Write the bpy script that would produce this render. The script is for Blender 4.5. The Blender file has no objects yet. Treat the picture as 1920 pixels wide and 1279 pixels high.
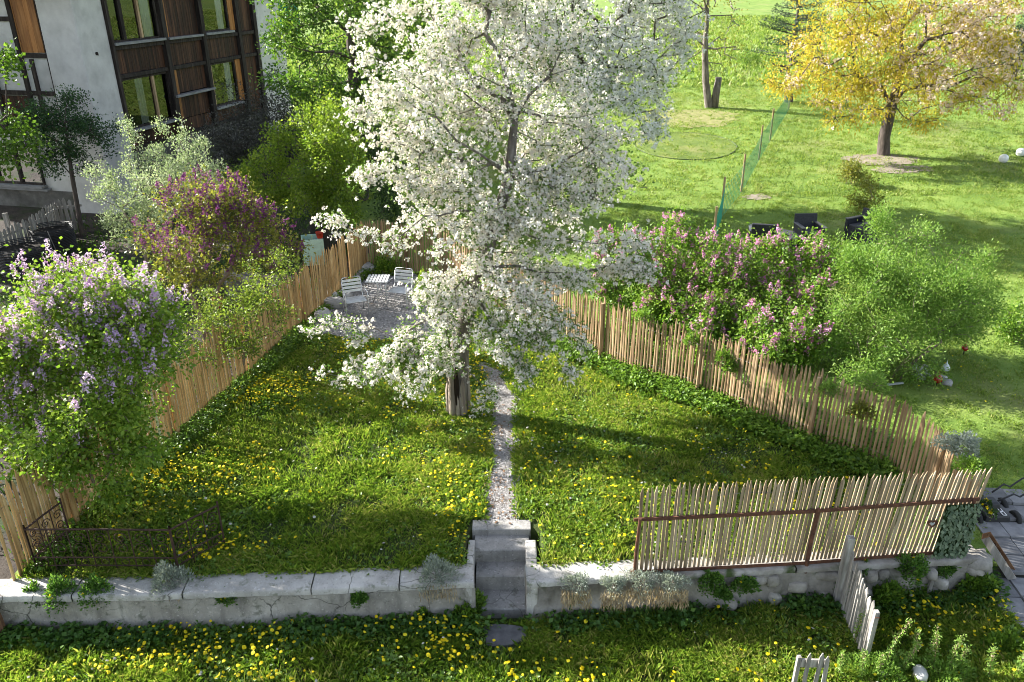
import bpy, math
import numpy as np
from mathutils import Vector, Matrix

# ------------------------------------------------------------------ camera, sky, sun, exposure
scene = bpy.context.scene
COL = scene.collection
H, PITCH, FPX, CX, CY = 7.6, math.radians(24.5), 1493.3, 960.0, 639.5
cam_data = bpy.data.cameras.new("camera")
cam_data.lens, cam_data.sensor_width, cam_data.clip_end, cam_data.clip_start = 28.0, 36.0, 900.0, 0.1
cam = bpy.data.objects.new("camera", cam_data)
cam.location = (0, 0, H)
cam.rotation_euler = (math.radians(90) - PITCH, 0, 0)
COL.objects.link(cam)
scene.camera = cam

SUN_EL, SUN_AZ = math.radians(28.5), math.radians(-68.5)      # azimuth clockwise from +Y
world = bpy.data.worlds.new("World")
scene.world = world
world.use_nodes = True
wn = world.node_tree.nodes
sky = wn.new("ShaderNodeTexSky")
sky.sky_type = 'NISHITA'
sky.sun_disc = False
sky.sun_elevation, sky.sun_rotation = SUN_EL, SUN_AZ
wn["Background"].inputs["Strength"].default_value = 0.09
hz = wn.new("ShaderNodeHueSaturation")          # saturation cut: a paler sky, less blue in the shade
hz.inputs["Saturation"].default_value = .6
world.node_tree.links.new(sky.outputs[0], hz.inputs["Color"])
world.node_tree.links.new(hz.outputs[0], wn["Background"].inputs["Color"])
sd = bpy.data.lights.new("sun", 'SUN')
sd.energy, sd.angle, sd.color = 5.0, math.radians(0.53), (1.0, 0.955, 0.885)
sun = bpy.data.objects.new("sun", sd)
sdir = Vector((math.sin(SUN_AZ) * math.cos(SUN_EL), math.cos(SUN_AZ) * math.cos(SUN_EL), math.sin(SUN_EL)))
sun.rotation_euler = sdir.to_track_quat('Z', 'Y').to_euler()
sun.location = (-30, 20, 40)
COL.objects.link(sun)
scene.view_settings.view_transform = 'Standard'
scene.view_settings.look = 'None'
scene.view_settings.gamma = 1.0
scene.view_settings.use_curve_mapping = False
scene.view_settings.exposure = 2.0
scene.render.engine = 'CYCLES'
cy = scene.cycles
cy.max_bounces, cy.diffuse_bounces, cy.glossy_bounces, cy.transmission_bounces, cy.transparent_max_bounces = 6, 3, 2, 4, 6
cy.sample_clamp_indirect = 6.0
cy.use_denoising = True
cy.pixel_filter_type = 'BLACKMAN_HARRIS'
cy.filter_width = 1.0
try:
    cy.denoiser = 'OPENIMAGEDENOISE'
    cy.denoising_prefilter = 'ACCURATE'
    cy.denoising_input_passes = 'RGB_ALBEDO_NORMAL'
except Exception:
    pass

# ------------------------------------------------------------------ maths helpers
rng = np.random.default_rng(11)
PI = math.pi
cP, sP = math.cos(PITCH), math.sin(PITCH)


def ray(px, py):
    """direction (x, y, z) with forward depth 1 for a point of the photograph (1920 wide)"""
    u, v = (px - CX) / FPX, -(py - CY) / FPX
    return np.array([u, cP + v * sP, -sP + v * cP])


def at_y(px, py, Y):
    d = ray(px, py)
    return np.array([0, 0, H]) + d * (Y / d[1])


def at_z(px, py, z):
    d = ray(px, py)
    return np.array([0, 0, H]) + d * ((z - H) / d[2])


def mscale(p):
    """metres per photograph pixel at a point"""
    return (p[1] * cP + (H - p[2]) * sP) / FPX


def softplus(x, k=1.2):
    return np.log1p(np.exp(np.clip(x * k, -40, 40))) / k


def sstep(a, b, x):
    t = np.clip((x - a) / (b - a), 0, 1)
    return t * t * (3 - 2 * t)


_perm = rng.permutation(512)


def vnoise(x, y, s=1.0, seed=0):
    """smooth 2-D value noise in 0..1"""
    x, y = np.asarray(x, float) * s + seed * 17.3, np.asarray(y, float) * s - seed * 9.1
    xi, yi = np.floor(x).astype(int), np.floor(y).astype(int)
    fx, fy = x - xi, y - yi
    fx, fy = fx * fx * (3 - 2 * fx), fy * fy * (3 - 2 * fy)
    h = lambda a, b: (_perm[(_perm[a & 511] + b) & 511] / 511.0)
    return (h(xi, yi) * (1 - fx) + h(xi + 1, yi) * fx) * (1 - fy) + (h(xi, yi + 1) * (1 - fx) + h(xi + 1, yi + 1) * fx) * fy


def fnoise(x, y, s=1.0, seed=0):
    return (vnoise(x, y, s, seed) + .5 * vnoise(x, y, s * 2.1, seed + 3) + .25 * vnoise(x, y, s * 4.3, seed + 5)) / 1.75


def pip(x, y, poly):
    x, y = np.asarray(x), np.asarray(y)
    inside = np.zeros(x.shape, bool)
    n = len(poly)
    for i in range(n):
        x1, y1 = poly[i]
        x2, y2 = poly[(i + 1) % n]
        c = ((y1 > y) != (y2 > y)) & (x < (x2 - x1) * (y - y1) / ((y2 - y1) + 1e-12) + x1)
        inside ^= c
    return inside


# ------------------------------------------------------------------ plan of the place (metres; camera above the origin looking along +Y)
LOW = -0.62
WALL_L = [at_z(*p, 0.0)[:2] for p in ((-160, 1128), (20, 1122), (300, 1117), (600, 1107), (891, 1094))]
WALL_R = [at_z(*p, 0.0)[:2] for p in ((988, 1096), (1190, 1086), (1300, 1081), (1548, 1066), (1790, 1055), (1847, 1051))]
_wx = np.array([p[0] for p in WALL_L + WALL_R])
_wy = np.array([p[1] for p in WALL_L + WALL_R])
WALL_END = WALL_R[-1][0] + .06
STX0, STX1 = -.545, .225             # stair well


def wall_y(x):
    return np.interp(x, _wx, _wy)


def terrain(x, y):
    x, y = np.asarray(x, float), np.asarray(y, float)
    s = y + .2 * x
    up = .078 * softplus(s - 17.5) * (1 - .35 * sstep(-4, -14, x)) + .0012 * np.clip(s - 30, 0, 300) ** 1.6
    up = up + .06 * (fnoise(x, y, .35, 2) - .5) * sstep(14, 24, s)
    right = -.36 * sstep(5.5, 7.6, x) * sstep(13.5, 9.4, y)
    z = up + right
    wy = wall_y(x)
    low = y < wy + .2
    zl = LOW + .05 * (fnoise(x, y, .5, 8) - .5)
    zl = zl + (-.44 - zl) * sstep(5.9, 7.4, x)
    z = np.where(low, zl, z + .03 * (fnoise(x, y, .7, 4) - .5))
    stair = (x > STX0 - .08) & (x < STX1 + .08) & (y > wy - .1) & (y < 9.82)
    return np.where(stair, -.75, z)


def tz(x, y):
    return float(terrain(np.array([x]), np.array([y]))[0])


def ground_at(px, py):
    d = ray(px, py)
    t = np.linspace(5, 170, 12000)
    P = np.array([0, 0, H])[None] + t[:, None] * d[None]
    below = P[:, 2] < terrain(P[:, 0], P[:, 1])
    i = int(np.argmax(below)) if below.any() else len(t) - 1
    p = P[i].copy()
    p[2] = tz(p[0], p[1])
    return p


# ------------------------------------------------------------------ materials
def mat(name, build):
    m = bpy.data.materials.new(name)
    m.use_nodes = True
    nt = m.node_tree
    bsdf = nt.nodes["Principled BSDF"]
    out = nt.nodes["Material Output"]
    build(nt, bsdf, out)
    return m


def N(nt, kind, **kw):
    n = nt.nodes.new(kind)
    for k, v in kw.items():
        if k in n.inputs:
            n.inputs[k].default_value = v
        else:
            setattr(n, k, v)
    return n


def ramp(nt, fac, stops):
    r = nt.nodes.new("ShaderNodeValToRGB")
    el = r.color_ramp.elements
    while len(el) < len(stops):
        el.new(.5)
    for e, (p, c) in zip(el, stops):
        e.position, e.color = p, (*c, 1)
    nt.links.new(fac, r.inputs[0])
    return r.outputs[0]


def leaf_mat(name, cols, trans=.4, rough=.45, spec=.35, tcol=1.25, big=None):
    """two-sided leaf: glossy diffuse plus translucency, colour picked by each leaf's own random tint"""
    def b(nt, bs, out):
        a = N(nt, "ShaderNodeAttribute", attribute_name="tint")
        c = ramp(nt, a.outputs["Fac"], [(i / max(1, len(cols) - 1), k) for i, k in enumerate(cols)])
        nt.links.new(c, bs.inputs["Base Color"])
        bs.inputs["Roughness"].default_value = rough
        bs.inputs["Specular IOR Level"].default_value = spec
        tr = N(nt, "ShaderNodeBsdfTranslucent")
        g = N(nt, "ShaderNodeMix", data_type='RGBA', blend_type='MULTIPLY')
        g.inputs[0].default_value = 1
        nt.links.new(c, g.inputs[6])
        g.inputs[7].default_value = (tcol, tcol, tcol * .7, 1)
        nt.links.new(g.outputs[2], tr.inputs["Color"])
        mx = N(nt, "ShaderNodeMixShader")
        mx.inputs[0].default_value = trans
        nt.links.new(bs.outputs[0], mx.inputs[1])
        nt.links.new(tr.outputs[0], mx.inputs[2])
        nt.links.new(mx.outputs[0], out.inputs[0])
    return mat(name, b)


def noisy_mat(name, stops, scale=4.0, detail=6, rough=.8, bump=.3, bscale=None, stretch=(1, 1, 1), spec=.25, obj_var=0.0, metal=0.0, dist=.01, second=None):
    """colour from fractal noise in object space, bumped; obj_var shifts brightness per object"""
    def b(nt, bs, out):
        tc = N(nt, "ShaderNodeTexCoord")
        mp = N(nt, "ShaderNodeMapping")
        mp.inputs["Scale"].default_value = stretch
        nt.links.new(tc.outputs["Object"], mp.inputs[0])
        vec = mp.outputs[0]
        if obj_var:
            oi = N(nt, "ShaderNodeObjectInfo")
            ad = N(nt, "ShaderNodeVectorMath", operation='ADD')
            ml = N(nt, "ShaderNodeMath", operation='MULTIPLY')
            ml.inputs[1].default_value = 37.0
            nt.links.new(oi.outputs["Random"], ml.inputs[0])
            nt.links.new(vec, ad.inputs[0])
            nt.links.new(ml.outputs[0], ad.inputs[1])
            vec = ad.outputs[0]
        nz = N(nt, "ShaderNodeTexNoise", Scale=scale, Detail=detail, Roughness=.62)
        nt.links.new(vec, nz.inputs["Vector"])
        fac = nz.outputs["Fac"]
        mr = N(nt, "ShaderNodeMapRange")
        mr.inputs[1].default_value, mr.inputs[2].default_value = .28, .72
        nt.links.new(fac, mr.inputs[0])
        c = ramp(nt, mr.outputs[0], stops)
        if second:
            n2 = N(nt, "ShaderNodeTexNoise", Scale=second[1], Detail=4)
            nt.links.new(vec, n2.inputs["Vector"])
            m2 = N(nt, "ShaderNodeMapRange")
            m2.inputs[1].default_value, m2.inputs[2].default_value = second[2], second[3]
            nt.links.new(n2.outputs["Fac"], m2.inputs[0])
            mx = N(nt, "ShaderNodeMix", data_type='RGBA')
            nt.links.new(m2.outputs[0], mx.inputs[0])
            nt.links.new(c, mx.inputs[6])
            mx.inputs[7].default_value = (*second[0], 1)
            c = mx.outputs[2]
        if obj_var:
            hv = N(nt, "ShaderNodeHueSaturation")
            m2 = N(nt, "ShaderNodeMapRange")
            m2.inputs[3].default_value, m2.inputs[4].default_value = 1 - obj_var, 1 + obj_var
            nt.links.new(oi.outputs["Random"], m2.inputs[0])
            nt.links.new(m2.outputs[0], hv.inputs["Value"])
            nt.links.new(c, hv.inputs["Color"])
            c = hv.outputs[0]
        nt.links.new(c, bs.inputs["Base Color"])
        bs.inputs["Roughness"].default_value = rough
        bs.inputs["Specular IOR Level"].default_value = spec
        bs.inputs["Metallic"].default_value = metal
        if bump:
            nb = N(nt, "ShaderNodeTexNoise", Scale=bscale or scale * 4, Detail=6, Roughness=.7)
            nt.links.new(vec, nb.inputs["Vector"])
            bp = N(nt, "ShaderNodeBump", Strength=bump, Distance=dist)
            nt.links.new(nb.outputs["Fac"], bp.inputs["Height"])
            nt.links.new(bp.outputs[0], bs.inputs["Normal"])
    return mat(name, b)


def weathered(name, lo, mid, hi, stain, scale=2.4, streak=.55, crack=1.0):
    """old cast concrete: cloudy tone, lichen specks, vertical drip streaks and hairline cracks"""
    def b(nt, bs, out):
        L = nt.links.new
        tc = N(nt, "ShaderNodeTexCoord")
        v = tc.outputs["Object"]

        def nz(scale, detail, mn, mx, stretch=None):
            src = v
            if stretch:
                mp = N(nt, "ShaderNodeMapping")
                mp.inputs["Scale"].default_value = stretch
                L(v, mp.inputs[0])
                src = mp.outputs[0]
            n = N(nt, "ShaderNodeTexNoise", Scale=scale, Detail=detail, Roughness=.65)
            L(src, n.inputs["Vector"])
            m = N(nt, "ShaderNodeMapRange")
            m.inputs[1].default_value, m.inputs[2].default_value = mn, mx
            L(n.outputs["Fac"], m.inputs[0])
            return m.outputs[0], n.outputs["Fac"]

        def mixin(c, fac, col, amt):
            k = N(nt, "ShaderNodeMath", operation='MULTIPLY')
            k.inputs[1].default_value = amt
            L(fac, k.inputs[0])
            m = N(nt, "ShaderNodeMix", data_type='RGBA')
            L(k.outputs[0], m.inputs[0])
            L(c, m.inputs[6])
            m.inputs[7].default_value = (*col, 1)
            return m.outputs[2]

        c = ramp(nt, nz(scale, 10, .28, .72)[0], [(0, lo), (.5, mid), (1, hi)])
        c = mixin(c, nz(3.0, 6, .50, .66, (2.2, 2.2, .25))[0], tuple(.45 * k for k in mid), streak)
        c = mixin(c, nz(6.5, 7, .56, .66)[0], stain, .75)
        c = mixin(c, nz(38, 4, .60, .68)[0], tuple(.35 * k for k in mid), .7)
        c = mixin(c, nz(30, 4, .62, .70)[0], tuple(min(.7, 1.5 * k) for k in hi), .6)
        wv = N(nt, "ShaderNodeTexNoise", Scale=3.0, Detail=5)
        L(v, wv.inputs["Vector"])
        ad = N(nt, "ShaderNodeMix", data_type='RGBA', blend_type='ADD')
        ad.inputs[0].default_value = .25
        L(v, ad.inputs[6])
        L(wv.outputs["Color"], ad.inputs[7])
        vo = N(nt, "ShaderNodeTexVoronoi", feature='DISTANCE_TO_EDGE', Scale=1.5)
        L(ad.outputs[2], vo.inputs["Vector"])
        ck = N(nt, "ShaderNodeMapRange")
        ck.inputs[1].default_value, ck.inputs[2].default_value = .012, .003
        L(vo.outputs["Distance"], ck.inputs[0])
        mk = nz(1.1, 3, .47, .55)[0]
        km = N(nt, "ShaderNodeMath", operation='MULTIPLY')
        L(ck.outputs[0], km.inputs[0])
        L(mk, km.inputs[1])
        c = mixin(c, km.outputs[0], (.05, .048, .04), .85 * crack)
        L(c, bs.inputs["Base Color"])
        bs.inputs["Roughness"].default_value = .93
        bs.inputs["Specular IOR Level"].default_value = .2
        nb = N(nt, "ShaderNodeTexNoise", Scale=24, Detail=8, Roughness=.75)
        L(v, nb.inputs["Vector"])
        bp = N(nt, "ShaderNodeBump", Strength=.7, Distance=.014)
        L(nb.outputs["Fac"], bp.inputs["Height"])
        L(bp.outputs[0], bs.inputs["Normal"])
    return mat(name, b)


def plain_mat(name, col, rough=.5, metal=0.0, spec=.5):
    return noisy_mat(name, [(0, tuple(.8 * c for c in col)), (1, tuple(min(1, 1.15 * c) for c in col))], 9, 4, rough, .08, 40, spec=spec, metal=metal)


# ------------------------------------------------------------------ mesh accumulator
class MB:
    def __init__(self):
        self.v, self.f, self.n = [], [], 0

    def add(self, v, f):
        self.v.append(np.asarray(v, float).reshape(-1, 3))
        self.f.extend([tuple(int(i) + self.n for i in q) for q in f])
        self.n += len(self.v[-1])
        return self

    def box(self, c, s, R=None, taper=1.0):
        c, s = np.asarray(c, float), np.asarray(s, float) / 2
        k = np.array([[x, y, z] for z in (-1, 1) for y in (-1, 1) for x in (-1, 1)], float)
        k[4:, :2] *= taper
        p = k * s
        if R is not None:
            p = p @ np.asarray(R).T
        return self.add(p + c, [(0, 2, 3, 1), (4, 5, 7, 6), (0, 1, 5, 4), (2, 6, 7, 3), (0, 4, 6, 2), (1, 3, 7, 5)])

    def beam(self, a, b, w, h, up=(0, 0, 1)):
        a, b = np.asarray(a, float), np.asarray(b, float)
        d = b - a
        L = np.linalg.norm(d)
        d = d / L
        s = np.cross(d, up)
        s = s / (np.linalg.norm(s) + 1e-9)
        u = np.cross(s, d)
        return self.box((a + b) / 2, (L, w, h), np.stack([d, s, u], 1))

    def tube(self, pts, rad, k=6, cap=True, jitter=0.0):
        pts = np.asarray(pts, float)
        n = len(pts)
        rad = np.full(n, rad, float) if np.isscalar(rad) else np.asarray(rad, float)
        d = np.gradient(pts, axis=0)
        d /= np.linalg.norm(d, axis=1)[:, None] + 1e-9
        ref = np.array([0, 0, 1.0]) if abs(d[0, 2]) < .9 else np.array([1.0, 0, 0])
        s = np.cross(d, ref)
        s /= np.linalg.norm(s, axis=1)[:, None] + 1e-9
        u = np.cross(s, d)
        a = np.arange(k) / k * 2 * PI
        R = rad[:, None] * (1 + (jitter * rng.normal(size=(n, k)) if jitter else 0))
        V = pts[:, None] + R[..., None] * (np.cos(a)[None, :, None] * s[:, None] + np.sin(a)[None, :, None] * u[:, None])
        F = [(i * k + j, i * k + (j + 1) % k, (i + 1) * k + (j + 1) % k, (i + 1) * k + j) for i in range(n - 1) for j in range(k)]
        if cap:
            F += [tuple(range(k - 1, -1, -1)), tuple((n - 1) * k + j for j in range(k))]
        return self.add(V.reshape(-1, 3), F)

    def blob(self, c, r, seed=0, k=8, rough=.15, flat=1.0, boxy=None):
        """rounded irregular stone"""
        g = np.random.default_rng(seed)
        m = max(4, k // 2 + 1)
        th = np.linspace(0, PI, m + 1)[1:-1]
        V = [(0, 0, 1)] + [(math.sin(t) * math.cos(a), math.sin(t) * math.sin(a), math.cos(t)) for t in th for a in np.arange(k) / k * 2 * PI] + [(0, 0, -1)]
        V = np.array(V)
        V = np.sign(V) * np.abs(V) ** (.85 if boxy is None else boxy)
        V = V * (1 + rough * g.normal(size=(len(V), 1)))
        F = [(0, 1 + j, 1 + (j + 1) % k) for j in range(k)]
        for i in range(m - 2):
            F += [(1 + i * k + j, 1 + (i + 1) * k + j, 1 + (i + 1) * k + (j + 1) % k, 1 + i * k + (j + 1) % k) for j in range(k)]
        e = len(V) - 1
        F += [(e, e - k + (j + 1) % k, e - k + j) for j in range(k)]
        V = V * np.asarray(r, float)
        a = g.uniform(0, 6.28)
        V = V @ np.array([[math.cos(a), math.sin(a), 0], [-math.sin(a), math.cos(a), 0], [0, 0, 1]])
        return self.add(V + np.asarray(c), F)

    def mesh(self, name, off=(0, 0, 0), smooth=False):
        me = bpy.data.meshes.new(name)
        V = np.concatenate(self.v) - np.asarray(off, float)
        me.from_pydata(V.tolist(), [], self.f)
        if smooth:
            me.polygons.foreach_set("use_smooth", np.ones(len(me.polygons), bool))
        me.update()
        return me

    def build(self, name, m, parent=None, smooth=False, bevel=0.0, **props):
        off = parent["_o"] if parent is not None and "_o" in parent else (0, 0, 0)
        return link(name, self.mesh(name, off, smooth), m, parent, bevel, **props)


def link(name, me, m, parent=None, bevel=0.0, **props):
    o = bpy.data.objects.new(name, me)
    COL.objects.link(o)
    if m is not None and not me.materials:
        me.materials.append(m)
    if parent is not None:
        o.parent = parent
    if bevel:
        bv = o.modifiers.new("edge", 'BEVEL')
        bv.width, bv.segments, bv.limit_method = bevel, 2, 'ANGLE'
    for k, v in props.items():
        o[k] = v
    return o


def tri_mesh(name, V, T, m, parent=None, tint=None, **props):
    V, T = np.asarray(V, np.float32), np.asarray(T, np.int32)
    if parent is not None and "_o" in parent:
        V = V - np.asarray(parent["_o"], np.float32)
    me = bpy.data.meshes.new(name)
    me.vertices.add(len(V))
    me.vertices.foreach_set("co", V.ravel())
    me.loops.add(len(T) * 3)
    me.loops.foreach_set("vertex_index", T.ravel())
    me.polygons.add(len(T))
    me.polygons.foreach_set("loop_start", np.arange(0, len(T) * 3, 3, dtype=np.int32))
    if tint is not None:
        a = me.attributes.new("tint", 'FLOAT', 'FACE')
        a.data.foreach_set("value", np.asarray(tint, np.float32))
    me.update(calc_edges=True)
    return link(name, me, m, parent, **props)


def thing(name, label, cat, loc, group=None):
    o = bpy.data.objects.new(name, None)
    o.empty_display_size = .2
    o.location = [float(c) for c in loc]
    COL.objects.link(o)
    o["label"], o["category"] = label, cat
    o["_o"] = [float(c) for c in loc]
    if group:
        o["group"] = group
    return o


def tag(o, label, cat, group=None):
    o["label"], o["category"] = label, cat
    if group:
        o["group"] = group
    return o


def copy_tree(root, loc, rot=None, label=None, scale=None):
    r = root.copy()
    COL.objects.link(r)
    r.location = loc
    if rot is not None:
        r.rotation_euler = rot
    if scale:
        r.scale = scale
    if label:
        r["label"] = label
    for ch in list(root.children):
        c = ch.copy()
        COL.objects.link(c)
        c.parent = r
        for g in ch.children:
            d = g.copy()
            COL.objects.link(d)
            d.parent = c
    return r


# ------------------------------------------------------------------ foliage primitives
def unit(v):
    return v / (np.linalg.norm(v, axis=-1, keepdims=True) + 1e-9)


def leaves(P, D, L, W, fold=.18, g=rng, droop=.0, nrm=None):
    """N folded diamond leaves -> verts, tris (two per leaf)"""
    n = len(P)
    D = unit(D)
    r = g.normal(size=(n, 3)) if nrm is None else nrm + .5 * g.normal(size=(n, 3))
    S = unit(np.cross(D, r))
    Nn = np.cross(S, D)
    L = np.broadcast_to(L, n)[:, None]
    W = np.broadcast_to(W, n)[:, None]
    a = P + .45 * L * D - .5 * W * S + fold * W * Nn
    b = P + .45 * L * D + .5 * W * S + fold * W * Nn
    t = P + L * D - droop * L * np.array([0, 0, 1.0])
    V = np.stack([P, a, t, b], 1).reshape(-1, 3)
    i = np.arange(n)[:, None] * 4
    T = np.concatenate([i + [0, 2, 1], i + [0, 3, 2]], 1).reshape(-1, 3)
    return V, T


def blades(P, h, w, lean, g=rng):
    """N bent grass blades (two tris each)"""
    n = len(P)
    a = g.uniform(0, 2 * PI, n)
    S = np.stack([np.cos(a), np.sin(a), np.zeros(n)], 1)
    b = g.uniform(0, 2 * PI, n)
    D = np.stack([np.cos(b), np.sin(b), np.zeros(n)], 1)
    h = np.broadcast_to(h, n)[:, None]
    w = np.broadcast_to(w, n)[:, None]
    ln = np.broadcast_to(lean, n)[:, None]
    up = np.array([0, 0, 1.0])
    p0, p1 = P - S * w / 2, P + S * w / 2
    m = P + up * h * .62 + D * h * ln * .35 + S * w * .33
    t = P + up * h * np.sqrt(np.clip(1 - ln ** 2 * .6, .1, 1)) + D * h * ln
    V = np.stack([p0, p1, m, t], 1).reshape(-1, 3)
    i = np.arange(n)[:, None] * 4
    T = np.concatenate([i + [0, 1, 2], i + [0, 2, 3]], 1).reshape(-1, 3)
    return V, T


class TM:
    """big triangle soup with a tint per face"""
    def __init__(self):
        self.V, self.T, self.C, self.n = [], [], [], 0

    def add(self, V, T, tint):
        self.V.append(V)
        self.T.append(T + self.n)
        k = len(T) // max(1, len(tint))
        self.C.append(np.repeat(tint, k))
        self.n += len(V)

    def build(self, name, m, parent=None, **props):
        return tri_mesh(name, np.concatenate(self.V), np.concatenate(self.T), m, parent, np.concatenate(self.C), **props)


def lobe_points(lobes, n, g, shell=.55, clump=6, sig=.18, shoots=.17):
    """n points through ellipsoid lobes, gathered in clumps and denser near their skins, a few shoots sticking out"""
    vol = np.array([(l[1][0] * l[1][1] * l[1][2]) ** .75 for l in lobes])
    out = []
    for l, k in zip(lobes, np.maximum(6, (vol / vol.sum() * n)).astype(int)):
        R = np.asarray(l[1])
        m = max(2, k // clump)
        d = unit(g.normal(size=(m, 3)))
        r = g.uniform(0, 1, m) ** (1 / 3 * shell)
        r = np.where(g.uniform(size=m) < shoots, g.uniform(1.08, 1.38, m), r)
        c = d * r[:, None]
        q = np.repeat(c, clump, 0)
        f = g.uniform(.0, 1, (len(q), 1))
        q = q * np.where(np.repeat(r, clump)[:, None] > 1.05, .75 + .25 * f, 1) + g.normal(size=q.shape) * sig * np.where(np.repeat(r, clump)[:, None] > 1.05, .45, 1)
        out.append(np.asarray(l[0]) + q * R)
    return np.concatenate(out)


def lobes_px(rows):
    """(px, py, rx, ry, Y[, ry_depth]) in photograph pixels -> centre and radii in metres"""
    out = []
    for r in rows:
        c = at_y(r[0], r[1], r[4])
        m = mscale(c)
        rx, rz = r[2] * m, r[3] * m
        out.append((c, (rx, r[5] if len(r) > 5 else .5 * (rx + rz), rz)))
    return out


def skeleton(trunks, att, g, seg=.35, sag=0.0):
    """grow limbs from trunk polylines to every attractor; returns nodes, parents, number of tips each node carries"""
    P, par, dep = [], [], []
    for tr in trunks:
        last = -1
        for q in tr:
            P.append(np.asarray(q, float))
            par.append(last)
            dep.append(0 if last < 0 else dep[last] + float(np.linalg.norm(P[-1] - P[last])))
            last = len(P) - 1
    tops = np.array([t[-1] for t in trunks])
    order = np.argsort([np.min(np.linalg.norm(tops - a, axis=1)) for a in att])
    arr = np.zeros((len(P) + len(att) * 8, 3))
    da = np.zeros(len(arr))
    n = len(P)
    arr[:n], da[:n] = P, dep
    par = par + [0] * (len(arr) - n)
    tips = []
    usable = np.zeros(len(arr), bool)
    k = 0
    for tr in trunks:
        lo = k + max(1, int(len(tr) * .45))
        usable[lo:k + len(tr)] = True
        k += len(tr)
    for i in order:
        a = att[i]
        d = np.linalg.norm(arr[:n] - a, axis=1)
        cost = d + .22 * da[:n] + np.where(usable[:n], 0, 1e3)
        j = int(np.argmin(cost))
        m = min(6, max(1, int(d[j] / seg)))
        prev = j
        base = arr[j].copy()
        for q in range(1, m + 1):
            t = q / m
            w = base + (a - base) * t
            if q < m:
                w = w + g.normal(size=3) * seg * .12
            w[2] += sag * math.sin(PI * t) * d[j]
            arr[n] = w
            da[n] = da[prev] + np.linalg.norm(w - arr[prev])
            par[n] = prev
            usable[n] = True
            prev = n
            n += 1
        tips.append(prev)
    load = np.zeros(n)
    for t in tips:
        q = t
        while q >= 0:
            load[q] += 1
            q = par[q]
    return arr[:n], par[:n], load, np.array(tips)


def limbs(P, par, load, r0, rtip=.006, k=5, mb=None, jitter=.0, trunk_n=0):
    """tubes along the skeleton, thickness by the load carried"""
    mb = mb or MB()
    n = len(P)
    mx = load.max()
    rad = r0 * (load / mx) ** .62
    if trunk_n:
        rad[:trunk_n] *= np.linspace(1, .5, trunk_n)
        rad[trunk_n:] = np.minimum(rad[trunk_n:] * .9, r0 * .36)
    rad = np.maximum(rtip, rad)
    kids = [[] for _ in range(n)]
    for i in range(n):
        if par[i] >= 0:
            kids[par[i]].append(i)
    starts = [(i, None) for i in range(n) if par[i] < 0]
    while starts:
        s, p = starts.pop()
        chain = ([p] if p is not None else []) + [s]
        cur = s
        while kids[cur]:
            ks = sorted(kids[cur], key=lambda q: -load[q])
            for q in ks[1:]:
                starts.append((q, cur))
            cur = ks[0]
            chain.append(cur)
        if len(chain) < 2:
            continue
        r = rad[chain].copy()
        if p is not None:
            r[0] = min(r[0], r[1] * 1.25)
        mb.tube(P[chain], r, 9 if r[0] > .08 else (k if r[0] > .02 else 4), cap=False, jitter=jitter)
    return mb, rad
# ------------------------------------------------------------------ plan lines
LF = [ground_at(*p)[:2] for p in ((22, 1098), (150, 975), (420, 745), (520, 655), (600, 585), (690, 503))]
LF[0] = LF[0] + np.array([.0, .05])
RF = [at_z(*p, 1.38)[:2] for p in ((690, 407), (820, 440), (940, 490), (1060, 540), (1200, 591), (1370, 640), (1500, 692), (1640, 735), (1700, 752), (1760, 785), (1800, 830), (1830, 868), (1846, 893))]
RF[0] = LF[-1]
FF0, FF1 = at_z(1197, 925, 1.4)[:2], RF[-1]
GARDEN = [tuple(p) for p in LF] + [tuple(p) for p in RF[1:]] + [tuple(p + np.array([0, .3])) for p in reversed(WALL_R)] + [tuple(p + np.array([0, .3])) for p in reversed(WALL_L[1:])]
PATH_PX = [(905, 690, 12), (925, 700, 17), (943, 740, 21), (945, 800, 24), (943, 860, 25), (940, 920, 28), (938, 972, 30)]
PATH = [(ground_at(a, b)[:2], w * mscale(ground_at(a, b))) for a, b, w in PATH_PX]
PATIO = [tuple(ground_at(*p)[:2]) for p in ((574, 622), (610, 588), (660, 540), (704, 512), (770, 512), (838, 545), (880, 600), (850, 634), (760, 640), (660, 640))]
PAVE = [tuple(at_z(*p, -.42)[:2]) for p in ((1846, 948), (1990, 942), (2100, 1300), (1955, 1225), (1900, 1160), (1856, 1072))]
SOIL = [(-60, 8), (-7.2, 8.0)] + [tuple(p) for p in LF[1:]] + [(-4.3, 23.0), (-6, 26.5), (-60, 40)]


def path_mask(x, y, grow=0.0):
    m = np.zeros(np.shape(x), bool)
    for (p, w), (q, w2) in zip(PATH[:-1], PATH[1:]):
        d = q - p
        t = np.clip(((x - p[0]) * d[0] + (y - p[1]) * d[1]) / (d @ d), 0, 1)
        dd = np.hypot(x - p[0] - t * d[0], y - p[1] - t * d[1])
        m |= dd < (w + (w2 - w) * t) * (1 + .35 * (vnoise(x, y, 4, 3) - .5)) + grow
    return m


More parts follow.
